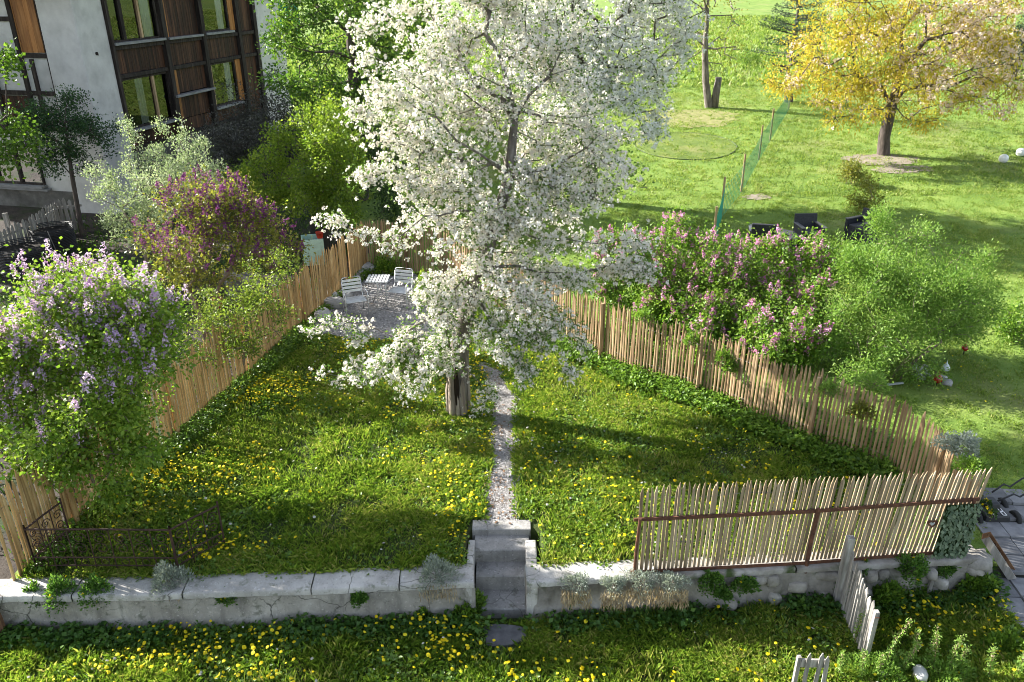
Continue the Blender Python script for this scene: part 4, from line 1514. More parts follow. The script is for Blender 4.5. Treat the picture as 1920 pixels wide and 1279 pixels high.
white_m = plain_mat("white globe", (.72, .72, .70), .35)
globe = MB().blob((0, 0, 0), (.16, .16, .16), 1, 20, 0.0).mesh("globe", smooth=True)
globe.materials.append(white_m)
for i, (px, py, lab) in enumerate(((1880, 301, "white ball on the lawn, the nearer of two, right of the golden cherry"), (1912, 289, "white ball on the lawn, the farther of two, right of the golden cherry"))):
    g0 = ground_at(px, py + 4)
    t = link("globe", globe, None)
    tag(t, lab, "garden ball", "white balls on the lawn")
    t.location = g0 + np.array([0, 0, .15])
red_gl = plain_mat("red glass", (.32, .008, .012), .12, 0, .7)
cl_gl = plain_mat("frosted glass", (.55, .60, .60), .15, 0, .7)


def onion(px, py, r, m, lab, stem=True):
    c = ground_at(px, py)
    t = thing("glass_onion", lab, "garden ornament", c, "glass garden ornaments")
    a = np.arange(18) / 18 * 2 * PI
    z0 = .16
    prof = [(0.004, -r), (.6 * r, -.82 * r), (.93 * r, -.35 * r), (r, 0), (.9 * r, .4 * r), (.55 * r, .85 * r), (.2 * r, 1.25 * r), (.07 * r, 1.8 * r), (.004, 2.2 * r)]
    V = np.concatenate([np.c_[c[0] + k * np.cos(a), c[1] + k * np.sin(a), np.full(18, c[2] + z0 + z)] for k, z in prof])
    MB().add(V, [(18 * i + j, 18 * i + (j + 1) % 18, 18 * i + 18 + (j + 1) % 18, 18 * i + 18 + j) for i in range(8) for j in range(18)]).build("bulb", m, t, True)
    MB().tube([c, c + np.array([0, 0, z0 - r * .9])], .012, 6).build("stick", dark_m, t)


onion(1709, 699, .085, cl_gl, "clear onion shaped glass ornament close to the feathery shrub stems")
onion(1770, 703, .085, cl_gl, "clear onion shaped glass ornament by the stone pile on the open lawn")
onion(1755, 724, .095, red_gl, "red onion shaped glass ornament between the stones and the picket fence")
onion(1806, 665, .075, red_gl, "red glass ornament standing alone beyond the feathery shrub")
FLAT = ["widest flat stone in the pile between the two clear glass ornaments", "flat stone in the middle of the pile between the clear glass ornaments", "nearest stone of the pile between the clear glass ornaments", "small stone at the far end of the pile between the clear glass ornaments", "flat stone between the red onion ornament and the far clear one", "flat stone right of the red onion shaped glass ornament", "smallest flat stone directly behind the red onion shaped ornament"]
for i, (px, py, r) in enumerate(((1727, 697, .12), (1735, 703, .1), (1722, 708, .11), (1738, 692, .09), (1764, 715, .1), (1774, 719, .12), (1766, 709, .08))):
    c = ground_at(px, py)
    o = tag(MB().blob((0, 0, 0), (r * 1.3, r, r * .5), 300 + i, 9, .1).build("flat_stone", bould_m, None, True), FLAT[i], "stone", "stones between the glass ornaments" if i < 4 else "stones beside the red glass ornament")
    o.location = (c[0], c[1], c[2] + r * .25)
c = ground_at(1676, 726)
tag(MB().beam((c[0] - .18, c[1], c[2] + .05), (c[0] + .2, c[1] + .05, c[2] + .07), .04, .03).build("cut_branch", pale_st, None), "pale cut branch lying under the feathery shrub", "branch")
# ------------------------------------------------------------------ foliage materials (real leaf colours; variation per leaf)
bark_grey = noisy_mat("grey bark", [(0, (.06, .05, .043)), (.5, (.14, .122, .105)), (1, (.26, .235, .205))], 4, 8, .9, .7, 16, (3, 3, .6), dist=.02)
bark_dark = noisy_mat("dark bark", [(0, (.035, .028, .024)), (1, (.13, .105, .09))], 5, 8, .9, .7, 18, (3, 3, .6), dist=.02)
bark_twig = noisy_mat("twig bark", [(0, (.10, .075, .055)), (1, (.24, .19, .15))], 6, 5, .85, .3, 20)
white_petal = leaf_mat("apple petals", [(.64, .60, .60), (.75, .73, .72), (.81, .79, .79), (.80, .72, .73)], .36, .6, .15, 1.0)
white_petal2 = leaf_mat("pale petals", [(.64, .64, .65), (.74, .74, .76), (.80, .80, .82)], .32, .6, .15, 1.0)
pink_petal = leaf_mat("cherry petals", [(.60, .45, .40), (.72, .58, .53), (.78, .68, .63)], .42, .6, .15, 1.0)
apple_leaf = leaf_mat("apple leaves", [(.06, .13, .022), (.11, .20, .035), (.17, .26, .05)], .42)
yellow_leaf = leaf_mat("golden leaves", [(.22, .20, .018), (.38, .33, .028), (.50, .43, .045), (.42, .27, .04)], .45, .5, .3)
green_leaf = leaf_mat("fresh green leaves", [(.05, .11, .014), (.10, .20, .02), (.16, .28, .03), (.22, .31, .05)], .45)
lime_leaf = leaf_mat("lime leaves", [(.09, .16, .014), (.17, .265, .025), (.27, .34, .05)], .48)
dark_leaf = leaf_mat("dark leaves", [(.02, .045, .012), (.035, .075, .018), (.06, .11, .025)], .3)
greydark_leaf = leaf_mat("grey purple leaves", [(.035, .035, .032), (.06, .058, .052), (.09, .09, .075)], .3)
silver_leaf = leaf_mat("silvery leaves", [(.16, .23, .10), (.27, .34, .19), (.40, .45, .31)], .35, .5, .4)
lilac_leaf = leaf_mat("lilac leaves", [(.07, .16, .016), (.14, .26, .028), (.23, .34, .05)], .45)
lime_lilac = leaf_mat('light lilac leaves', [(.09, .18, .016), (.17, .28, .03), (.28, .37, .055)], .45)
bronze_leaf = leaf_mat("bronze green leaves", [(.09, .12, .02), (.17, .19, .03), (.26, .25, .04)], .42)
fine_leaf = leaf_mat("feathery leaves", [(.085, .18, .022), (.155, .275, .042), (.26, .37, .085)], .45, .5)
mauve = leaf_mat("mauve florets", [(.48, .30, .57), (.62, .46, .71), (.74, .61, .80)], .4, .6, .15, 1.0)
plum = leaf_mat("plum florets", [(.13, .03, .14), (.21, .055, .21), (.31, .11, .30)], .4, .6, .15, 1.0)
orchid = leaf_mat("orchid florets", [(.50, .17, .42), (.64, .29, .54), (.73, .45, .64)], .4, .6, .15, 1.0)
needle = leaf_mat("dark needles", [(.012, .03, .016), (.02, .05, .025), (.035, .07, .035)], .1)
grey_herb = leaf_mat("grey herb leaves", [(.16, .19, .16), (.26, .30, .26), (.38, .42, .37)], .3, .7)
straw = leaf_mat("dry stems", [(.22, .16, .09), (.36, .28, .17), (.48, .40, .27)], .3, .7)
euph = leaf_mat("herb leaves", [(.045, .12, .02), (.09, .19, .03), (.15, .26, .05)], .42)
yel = leaf_mat("yellow flowers", [(.62, .46, .005), (.76, .60, .01), (.80, .68, .03)], .35, .6, .2, 1.0)
ivy_l = leaf_mat("screen leaves", [(.06, .10, .06), (.12, .17, .105), (.20, .26, .17)], .25, .5)


def spread_leaves(tm, P, par, tips, g, count, spread, L, W, up=.35, out=.5, droop=.1, twig=.5, tint=(.5, .28), keep=None, fold=.18):
    t = tips if keep is None else tips[keep]
    k = np.repeat(t, count)
    pr = np.array(par)[k]
    f = g.uniform(0, 1, len(k)) ** .7
    base = P[pr] + (P[k] - P[pr]) * (1 - twig + twig * f)[:, None]
    pos = base + g.normal(size=(len(k), 3)) * spread
    d = unit(P[k] - P[pr]) * out + g.normal(size=(len(k), 3)) * .6 + unit(pos - base) * .5 + np.array([0, 0, up])
    sz = g.uniform(.65, 1.25, len(k))
    V, T = leaves(pos, d, L * sz, W * sz, fold, g, droop)
    ct = np.repeat(g.normal(0, .16, len(t)), count)
    tm.add(V, T, np.clip(tint[0] + ct + g.normal(0, tint[1], len(k)), 0, 1))


def corymbs(tm, P, par, tips, g, count, spread, petals, r, ps, twig=.9, keep=None, tint=(.55, .25), up=.35):
    t = tips if keep is None else tips[keep]
    k = np.repeat(t, count)
    pr = np.array(par)[k]
    f = g.uniform(0, 1, len(k))
    c = P[pr] + (P[k] - P[pr]) * (1 - twig + twig * f)[:, None] + g.normal(size=(len(k), 3)) * spread
    rs = r * g.uniform(.6, 1.3, len(c))
    cc, rr = np.repeat(c, petals, 0), np.repeat(rs, petals)
    d = unit(g.normal(size=(len(cc), 3)) + np.array([0, 0, up]))
    pos = cc + d * rr[:, None] * g.uniform(.5, 1, (len(cc), 1))
    td = unit(np.cross(d, g.normal(size=d.shape)))
    sz = ps * g.uniform(.7, 1.25, len(cc))
    V, T = leaves(pos - td * sz[:, None] / 2, td, sz, sz * .95, .12, g)
    tm.add(V, T, np.clip(tint[0] + np.repeat(g.normal(0, .15, len(c)), petals) + g.normal(0, tint[1], len(cc)), 0, 1))


def panicles(tm, C, A, g, n, ln, rad, ps, tint=(.5, .25)):
    """cone shaped lilac heads at points C along axes A"""
    m = len(C)
    A = unit(A)
    S = unit(np.cross(A, g.normal(size=A.shape)))
    U = np.cross(S, A)
    k = np.repeat(np.arange(m), n)
    h = g.uniform(0, 1, len(k)) ** 1.2
    a = g.uniform(0, 2 * PI, len(k))
    sc = np.repeat(g.uniform(.7, 1.3, m), n)
    r = rad * sc * (1 - h * .85) * g.uniform(.55, 1.1, len(k))
    d = np.cos(a)[:, None] * S[k] + np.sin(a)[:, None] * U[k]
    pos = C[k] + A[k] * (h * ln * sc)[:, None] + d * r[:, None]
    td = unit(np.cross(d + .4 * A[k], g.normal(size=d.shape)))
    sz = ps * g.uniform(.7, 1.3, len(k))
    V, T = leaves(pos - td * sz[:, None] / 2, td, sz, sz, .12, g)
    tm.add(V, T, np.clip(tint[0] + np.repeat(g.normal(0, .2, m), n) + g.normal(0, tint[1], len(k)), 0, 1))


def grow(name, label, cat, trunks, lobes, natt, r0, bark, seed, fill, group=None, shell=.55, sag=0.0, seg=.35, rtip=.005, extra=None, trunk_name="trunk"):
    g = np.random.default_rng(seed)
    t = thing(name, label, cat, trunks[0][0], group)
    att = lobe_points(lobes, natt, g, shell)
    if extra is not None:
        att = np.concatenate([att, extra])
    zmin = terrain(att[:, 0], att[:, 1]) + .12
    att[:, 2] = np.maximum(att[:, 2], zmin + g.uniform(0, .25, len(att)))
    P, par, load, tips = skeleton(trunks, att, g, seg, sag)
    mb, rad = limbs(P, par, load, r0, rtip, trunk_n=len(trunks[0]) if len(trunks) == 1 else 0)
    mb.build(trunk_name, bark, t, True)
    fill(t, P, par, load, tips, g)
    return t, P, par, load, tips


def line(a, b, n=5, bend=.0, g=rng):
    a, b = np.asarray(a, float), np.asarray(b, float)
    q = np.linspace(0, 1, n)[:, None]
    off = g.normal(size=(n, 3)) * bend * np.sin(q * PI)
    return [p for p in a + (b - a) * q + off]


# ------------------------------------------------------------------ the apple tree in the garden
def fill_apple(t, P, par, load, tips, g):
    low = P[tips][:, 2] < 2.3
    b, l = TM(), TM()
    corymbs(b, P, par, tips, g, 7, .10, 8, .052, .046, keep=~low)
    corymbs(b, P, par, tips, g, 5, .08, 10, .055, .046, keep=low)
    spread_leaves(l, P, par, tips, g, 14, .10, .06, .032, keep=~low)
    spread_leaves(l, P, par, tips, g, 26, .09, .06, .034, keep=low)
    b.build("blossoms", white_petal, t)
    l.build("leaves", apple_leaf, t)


ab = ground_at(860, 774)
top = at_y(862, 640, ab[1] + .1)
apple_lobes = lobes_px([
    (900, 120, 165, 120, 14.4), (800, 170, 120, 115, 13.8), (1020, 190, 150, 130, 14.8), (930, 320, 185, 120, 14.0), (870, 430, 120, 95, 13.6),
    (1075, 320, 110, 90, 14.4), (960, 500, 120, 80, 13.8), (1110, 470, 95, 50, 13.5), (1180, 480, 45, 30, 13.3), (1140, 530, 60, 28, 13.4),
    (800, 640, 95, 42, 12.9), (870, 600, 110, 48, 12.7), (715, 665, 65, 32, 12.8), (1000, 600, 100, 65, 13.0), (760, 690, 90, 40, 12.7), (1050, 640, 60, 50, 12.7), (960, 650, 70, 45, 12.4), (690, 690, 60, 32, 12.5), (765, 690, 62, 40, 12.4), (868, 600, 55, 38, 12.75), (860, 560, 60, 45, 13.0), (940, 385, 100, 55, 13.6), (1030, 410, 80, 55, 13.5), (860, 365, 70, 55, 13.6), (980, 560, 90, 60, 12.9), (1000, 690, 50, 35, 12.2),
    (735, 120, 70, 100, 14.2), (760, 300, 85, 75, 13.8), (850, 20, 110, 70, 14.6), (990, 30, 130, 70, 14.9), (920, -90, 150, 90, 14.8), (1020, 690, 45, 30, 12.4), (900, 540, 110, 60, 13.3)])
g = np.random.default_rng(77)
arms = []
for pts, n in ((((760, 470), (690, 440), (640, 420), (608, 410)), 15), (((700, 640), (640, 600), (600, 612), (575, 622)), 11), (((760, 330), (700, 325), (672, 335)), 18), (((720, 200), (680, 130), (690, 95)), 9), (((700, 230), (670, 215), (650, 190)), 9),
               (((690, 690), (640, 720), (600, 690)), 8), (((900, 720), (925, 745), (885, 775)), 9), (((1150, 500), (1200, 500), (1228, 515)), 22), (((1080, 640), (1105, 660)), 5), (((1150, 310), (1195, 320)), 8), (((820, 700), (800, 735), (745, 735)), 8)):
    q = np.array([at_y(a, b, 13.4 if i == 0 else 13.1) for i, (a, b) in enumerate(pts)])
    tt = np.linspace(.25, len(q) - 1, n)
    arms.append(np.stack([np.interp(tt, range(len(q)), q[:, k]) for k in range(3)], 1) + g.normal(size=(n, 3)) * .04)
trunk = [ab + np.array([0, 0, -.1]), ab + np.array([.0, 0, .5]), ab * .5 + top * .5 + np.array([0, 0, .12]), top, at_y(885, 540, ab[1] + .25), at_y(930, 420, ab[1] + .4), at_y(955, 330, ab[1] + .6), at_y(965, 220, ab[1] + .7), at_y(940, 110, ab[1] + .8)]
ap, P_, par_, load_, tips_ = grow("apple_tree", "old apple tree with a split trunk, thick with white blossom on the garden lawn", "tree", [trunk], apple_lobes, 2000, .215, bark_grey, 21, fill_apple, "apple trees", .5, extra=np.concatenate(arms), sag=.03)
# shattered lower trunk: slabs of weathered wood round a dark painted strip
pale_wood = noisy_mat("weathered trunk wood", [(0, (.09, .07, .055)), (.5, (.24, .195, .155)), (1, (.42, .36, .30))], 3, 8, .9, .8, 16, (5, 5, .35), dist=.02)
for k, (a, w, h, th) in enumerate(((-2.2, .20, 1.25, .06), (-1.0, .17, .8, .05), (-2.9, .16, .9, .05), (-1.55, .09, .55, .04), (.2, .2, 1.0, .05), (1.6, .2, .9, .05))):
    m = MB()
    V = []
    for i, z in enumerate(np.linspace(-.05, h, 6)):
        r = .215 - .03 * i / 5 + rng.normal() * .006
        ww = w * (1.15 - .12 * i) / 2 * (1 if i < 5 else .25)
        for s, rr in ((-1, r), (0, r + .035), (1, r), (0, r - th)):
            q = a + s * ww / r
            V.append((ab[0] + rr * math.cos(q), ab[1] + rr * math.sin(q), ab[2] + z))
    m.add(V, [(4 * i + j, 4 * i + (j + 1) % 4, 4 * i + 4 + (j + 1) % 4, 4 * i + 4 + j) for i in range(5) for j in range(4)] + [(20, 21, 22, 23)])
    m.build("split_wood", pale_wood, ap, True)

hol = MB()  # dark strip laid on the trunk, cavity shade put into its colour
V = []
for z, w_ in ((.28, .03), (.5, .05), (.8, .045), (1.08, .012)):
    for s_, rr in ((-1, .205), (0, .236), (1, .205)):
        q = -1.62 + s_ * w_ / .2
        V.append((ab[0] + rr * math.cos(q), ab[1] + rr * math.sin(q), ab[2] + z))
hol.add(V, [(3 * i + j, 3 * i + j + 1, 3 * i + 4 + j, 3 * i + 3 + j) for i in range(3) for j in range(2)]).build("shade_strip", plain_mat("painted cavity shade", (.02, .014, .01), .95, 0, .1), ap)

# ------------------------------------------------------------------ second apple tree behind
def fill_apple2(t, P, par, load, tips, g):
    b, l = TM(), TM()
    corymbs(b, P, par, tips, g, 9, .2, 8, .09, .075, tint=(.5, .3))
    spread_leaves(l, P, par, tips, g, 9, .17, .09, .05)
    b.build("blossoms", white_petal2, t)
    l.build("leaves", apple_leaf, t)


b2 = ground_at(1108, 378)
y2 = b2[1]
grow("apple_tree", "tall apple tree with greyish white blossom behind the curving paling fence", "tree",
     [[b2, at_y(1106, 300, y2), at_y(1100, 230, y2 + .1), at_y(1110, 140, y2 + .2), at_y(1120, 40, y2 + .2)]],
     lobes_px([(1110, 50, 170, 100, y2), (1190, 130, 90, 75, y2), (1060, 150, 90, 80, y2), (1230, 40, 70, 70, y2 + .5), (1240, 190, 45, 50, y2), (1010, 30, 100, 80, y2), (1160, 215, 70, 45, y2 - 1), (1120, -80, 150, 90, y2), (1255, 110, 35, 60, y2)]),
     800, .28, bark_dark, 22, fill_apple2, "apple trees", .5, seg=.7, rtip=.012, sag=.03)

# ------------------------------------------------------------------ golden cherry
def fill_cherry(t, P, par, load, tips, g):
    b, l = TM(), TM()
    x = P[tips]
    right = (x[:, 0] > cb[0] - .6) & (x[:, 2] > cb[2] + 2.0) & (g.uniform(size=len(x)) < .6) | (g.uniform(size=len(x)) < .12)
    spread_leaves(l, P, par, tips, g, 34, .17, .105, .055, droop=.3, up=-.1, keep=~right)
    spread_leaves(l, P, par, tips, g, 18, .16, .10, .052, droop=.3, up=-.1, keep=right)
    corymbs(b, P, par, tips, g, 7, .15, 7, .085, .075, keep=right)
    b.build("blossoms", pink_petal, t)
    l.build("leaves", yellow_leaf, t)


cb = ground_at(1656, 290)
yc = cb[1]
grow("cherry_tree", "wide cherry tree with golden young leaves and pinkish blossom on the upper lawn", "tree",
     [[cb, at_y(1658, 255, yc), at_y(1672, 200, yc), at_y(1690, 130, yc + .1), at_y(1690, 60, yc + .2)]],
     lobes_px([(1690, 60, 200, 85, yc), (1580, 90, 100, 80, yc), (1800, 110, 100, 90, yc), (1700, 170, 165, 45, yc - 1), (1840, 40, 90, 55, yc), (1540, 150, 80, 40, yc - .5), (1790, 210, 90, 30, yc - 1.5), (1610, 200, 70, 40, yc - 1.2), (1690, -30, 180, 50, yc), (1465, 160, 28, 14, yc - 1), (1880, 150, 40, 50, yc), (1600, 20, 100, 50, yc)]),
     1000, .25, bark_dark, 23, fill_cherry, None, .55, seg=.7, rtip=.012, sag=.04)

# ------------------------------------------------------------------ thin tree, small pine, sapling on the slope
def fill_thin(t, P, par, load, tips, g):
    l = TM()
    spread_leaves(l, P, par, tips, g, 10, .3, .11, .06, tint=(.7, .25))
    l.build("leaves", bronze_leaf, t)


tb0 = ground_at(1329, 202)
yt = tb0[1]
th, *_ = grow("bare_tree", "slender nearly bare tree with a split stump at its foot on the far lawn", "tree",
     [[tb0, at_y(1323, 150, yt), at_y(1322, 90, yt), at_y(1326, 30, yt), at_y(1330, -40, yt)]],
     lobes_px([(1325, 20, 70, 60, yt), (1290, 60, 45, 50, yt), (1365, 60, 35, 40, yt), (1320, 120, 60, 30, yt), (1330, -70, 80, 60, yt), (1360, 110, 30, 30, yt)]), 190, .19, bark_grey, 24, fill_thin, None, .6, seg=.9, rtip=.018)
m = mscale(tb0)
MB().tube([tb0 + np.array([.25, 0, -.1]), tb0 + np.array([.3, 0, .8]), tb0 + np.array([.34, 0, 1.4])], [.2, .17, .15], 9, True, .05).build("stump", bark_grey, th, True)


def conifer(name, label, base, h, r, seed):
    g = np.random.default_rng(seed)
    t = thing(name, label, "tree", base)
    MB().tube([base, base + np.array([0, 0, h * .5]), base + np.array([0, 0, h])], [.14, .08, .02], 7).build("trunk", bark_dark, t)
    tm, mb = TM(), MB()
    for i in range(95):
        f = g.uniform(.08, .97)
        a = g.uniform(0, 2 * PI)
        L = r * (1 - f) ** .8 * g.uniform(.7, 1.15) + .1
        p0 = base + np.array([0, 0, h * f])
        e = p0 + np.array([math.cos(a) * L, math.sin(a) * L, L * g.uniform(.0, .35)])
        mb.tube([p0, (p0 + e) / 2 - np.array([0, 0, .05]), e], [.025, .015, .006], 4, False)
        n = int(60 * L) + 14
        q = p0 + (e - p0) * g.uniform(.2, 1, n)[:, None] + g.normal(size=(n, 3)) * .07
        V, T = leaves(q, (e - p0) / L + g.normal(size=(n, 3)) * .7 + np.array([0, 0, .4]), g.uniform(.1, .2, n), .028, .1, g)
        tm.add(V, T, np.clip(g.normal(.45, .25, n), 0, 1))
    mb.build("branches", bark_dark, t)
    tm.build("needles", needle, t)


conifer("pine_tree", "small dark pine half hidden behind the golden cherry", ground_at(1482, 122), 5.2, 2.6, 31)
conifer("pine_tree", "low dark conifer at the far side of the golden cherry, on the slope", ground_at(1900, 150), 3.2, 2.0, 33)


def fill_simple(matl, count, spread, L, W, droop=.1, up=.35, name="leaves", tint=(.5, .28), fold=.18):
    def f(t, P, par, load, tips, g):
        l = TM()
        spread_leaves(l, P, par, tips, g, count, spread, L, W, droop=droop, up=up, tint=tint, fold=fold)
        l.build(name, matl, t)
    return f


sb = ground_at(1479, 192)
grow("young_tree", "young tree with sparse golden leaves beside the end of the green net fence", "tree", [[sb, at_y(1478, 160, sb[1]), at_y(1478, 125, sb[1])]],
     lobes_px([(1480, 130, 35, 32, sb[1]), (1470, 165, 30, 14, sb[1])]), 60, .22, bark_dark, 25, fill_simple(yellow_leaf, 16, .2, .12, .06), seg=.7, rtip=.015)

# ------------------------------------------------------------------ trees and shrubs on the house side
def stems(cx, cyy, n, r, h, g, spread=.5):
    out = []
    for i in range(n):
        a = g.uniform(0, 2 * PI)
        q = r * math.sqrt(g.uniform())
        x, y = cx + q * math.cos(a), cyy + q * math.sin(a)
        z = tz(x, y) - .05
        out.append([np.array([x, y, z]), np.array([x + .2 * spread * math.cos(a), y + .2 * spread * math.sin(a), z + h * .5]), np.array([x + spread * math.cos(a) * .6, y + spread * math.sin(a) * .6, z + h])])
    return out


gs = np.random.default_rng(3)
tg = ground_at(672, 262)
yg = 27.0
tgb = np.array([at_y(672, 300, yg)[0], yg, tz(at_y(672, 300, yg)[0], yg)])
grow("green_tree", "tall fresh green tree between the house and the blossoming apple tree", "tree",
     [[tgb, at_y(672, 240, yg), at_y(664, 150, yg), at_y(655, 60, yg + .1), at_y(650, -40, yg)]],
     lobes_px([(600, 50, 110, 55, yg), (715, 60, 90, 80, yg), (640, 140, 120, 45, yg - .5), (570, 10, 70, 50, yg - 1), (735, 160, 60, 60, yg), (560, 130, 75, 40, yg - 1), (660, -50, 160, 70, yg), (770, 20, 60, 60, yg), (540, 80, 45, 28, yg - 1), (640, 200, 70, 35, yg)]),
     700, .26, bark_dark, 26, fill_simple(leaf_mat('deep green leaves', [(.03, .075, .012), (.065, .145, .018), (.13, .24, .03), (.20, .29, .045)]), 40, .16, .11, .07, tint=(.5, .3)), None, .5, seg=.6, rtip=.01)

c = ground_at(600, 420)
grow("green_shrub", "tall yellow green shrub behind the far corner of the paling fence", "shrub",
     stems(c[0], c[1] + .8, 5, .5, 1.6, gs),
     lobes_px([(600, 270, 75, 65, 22.8), (535, 350, 65, 45, 22.3), (640, 350, 55, 60, 22.5), (595, 215, 60, 32, 22.8), (560, 300, 60, 50, 22.5), (610, 390, 60, 40, 22.3), (500, 320, 40, 30, 22.4), (490, 370, 40, 30, 22.2)]),
     520, .06, bark_twig, 27, fill_simple(lime_leaf, 42, .13, .085, .05), None, .5, trunk_name="stems", seg=.4)

c = at_z(290, 470, .2)
grow("silver_shrub", "pale silvery green shrub with upright shoots in front of the house pier", "shrub",
     stems(at_y(300, 420, 19.5)[0], 19.5, 7, .7, 1.2, gs),
     lobes_px([(300, 340, 105, 75, 19.6), (240, 390, 60, 50, 19.3), (370, 330, 50, 55, 19.6), (250, 285, 22, 55, 19.6), (320, 280, 20, 50, 19.7), (350, 290, 16, 45, 19.7), (400, 310, 20, 50, 19.7), (285, 420, 80, 45, 19.2), (215, 360, 30, 50, 19.5)]),
     480, .045, bark_twig, 28, fill_simple(silver_leaf, 36, .08, .06, .034, up=.8), None, .5, trunk_name="stems", seg=.35)


def lilac(name, label, st, lobes, natt, seed, leafm, lcount, L, W, florm, npan, pl, pr, fz, spread=.1, r0=.06, topbias=.5, nfl=42, ps=.022):
    def f(t, P, par, load, tips, g):
        l, b = TM(), TM()
        spread_leaves(l, P, par, tips, g, lcount, spread, L, W, droop=.25, up=.2)
        X = P[tips]
        score = X[:, 2] * topbias + fz(X) + g.normal(0, .35, len(X))
        k = np.argsort(-score)[:npan]
        C = X[k] + g.normal(size=(len(k), 3)) * .05
        A = unit(X[k] - P[np.array(par)[tips[k]]]) * .5 + np.array([0, 0, .9]) + g.normal(size=(len(k), 3)) * .25
        panicles(b, C, A, g, nfl, pl, pr, ps)
        l.build("leaves", leafm, t)
        b.build("flower_heads", florm, t)
    return grow(name, label, "shrub", st, lobes, natt, r0, bark_twig, seed, f, "lilac bushes", .5, trunk_name="stems")


lilac("lilac_bush", "large lilac with pale mauve flower heads spilling over the paling fence", stems(-6.9, 10.7, 8, .45, 1.3, gs),
      lobes_px([(170, 550, 110, 70, 11.2), (110, 650, 100, 85, 10.9), (230, 690, 95, 100, 10.7), (170, 780, 130, 85, 10.2), (60, 800, 80, 60, 10.1), (220, 870, 55, 50, 10.0), (255, 590, 65, 65, 11.3), (40, 690, 60, 60, 10.6), (200, 640, 110, 100, 11.0), (100, 850, 90, 40, 10.0), (-60, 700, 110, 130, 10.6)]),
      900, 41, lime_lilac, 44, .07, .05, mauve, 560, .24, .085, lambda X: -.5 * (X[:, 0] + 6.3) + .5 * (g.uniform(size=len(X)) < .2), .12, .06, 1.0, nfl=55, ps=.034)
lilac("lilac_bush", "dark plum lilac with bronze green leaves behind the middle of the paling fence", stems(at_y(395, 580, 16.5)[0], 16.5, 6, .35, 1.4, gs),
      lobes_px([(390, 380, 85, 50, 17.2), (330, 430, 65, 65, 17.0), (450, 440, 75, 60, 17.0), (390, 480, 100, 60, 16.7), (310, 480, 50, 50, 16.9), (500, 460, 55, 50, 17.3), (430, 370, 60, 40, 17.3), (470, 400, 60, 50, 17.4), (540, 470, 40, 30, 17.6)]),
      620, 42, bronze_leaf, 22, .07, .042, plum, 420, .18, .065, lambda X: 0 * X[:, 0], .13, .05, .9, nfl=45, ps=.032)
lilac("lilac_bush", "long hedge of pink purple lilac behind the curving paling fence", sum([stems(at_y(px, py, Y)[0], Y, 3, .4, .9, gs) for px, py, Y in ((1190, 560, 18.0), (1270, 590, 17.4), (1350, 620, 16.8), (1430, 640, 16.2), (1500, 660, 15.6))], []),
      lobes_px([(1190, 480, 65, 55, 18.2), (1260, 480, 70, 60, 17.9), (1340, 480, 75, 60, 17.4), (1420, 490, 70, 55, 17.0), (1490, 510, 55, 55, 16.6), (1220, 560, 75, 50, 17.6), (1310, 570, 80, 55, 17.0), (1400, 580, 75, 60, 16.6), (1470, 590, 65, 60, 16.2), (1370, 640, 60, 45, 15.6), (1290, 620, 55, 45, 16.2), (1215, 590, 45, 45, 17.2), (1530, 640, 40, 50, 14.9), (1440, 650, 60, 45, 15.1), (1480, 650, 55, 40, 15.6), (1160, 520, 40, 40, 18.2), (1525, 500, 40, 45, 16.5), (1545, 560, 40, 45, 15.9), (1150, 460, 40, 35, 18.6)]),
      1200, 43, lilac_leaf, 46, .075, .052, orchid, 860, .19, .072, lambda X: .1 * (17.2 - X[:, 1]), .13, .045, 1.3, nfl=45, ps=.034)

c = at_y(395, 620, 14.6)
grow("low_shrub", "leafy yellow green shrub leaning over the paling fence below the plum lilac", "shrub", stems(at_y(430, 640, 14.9)[0] - .1, 14.9, 5, .3, .9, gs),
     lobes_px([(430, 585, 60, 45, 14.5), (485, 600, 50, 50, 14.6), (430, 660, 50, 40, 13.9), (505, 550, 45, 40, 14.9), (380, 620, 40, 45, 14.3), (480, 670, 30, 25, 14.1), (520, 500, 40, 35, 15.6)]), 330, .045, bark_twig, 44,
     fill_simple(leaf_mat("shrub leaves", [(.08, .13, .02), (.15, .22, .03), (.24, .29, .05)], .45), 22, .085, .055, .036), trunk_name="stems")

c = ground_at(520, 310)
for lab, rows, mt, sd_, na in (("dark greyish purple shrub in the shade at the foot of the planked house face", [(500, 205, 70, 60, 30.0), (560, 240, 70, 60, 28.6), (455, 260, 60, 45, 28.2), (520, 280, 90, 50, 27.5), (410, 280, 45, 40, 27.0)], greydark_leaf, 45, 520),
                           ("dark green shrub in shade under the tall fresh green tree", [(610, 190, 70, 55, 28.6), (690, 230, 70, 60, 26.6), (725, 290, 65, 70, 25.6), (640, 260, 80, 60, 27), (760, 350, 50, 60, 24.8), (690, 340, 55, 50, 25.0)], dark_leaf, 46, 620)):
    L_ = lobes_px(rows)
    grow("dark_shrub", lab, "shrub", stems(L_[0][0][0] + .8, L_[0][0][1] - .8, 6, 1.0, 1.0, gs), L_, na, .06, bark_dark, sd_, fill_simple(mt, 30, .17, .085, .05), "dark shrubs by the house", trunk_name="stems", seg=.5)

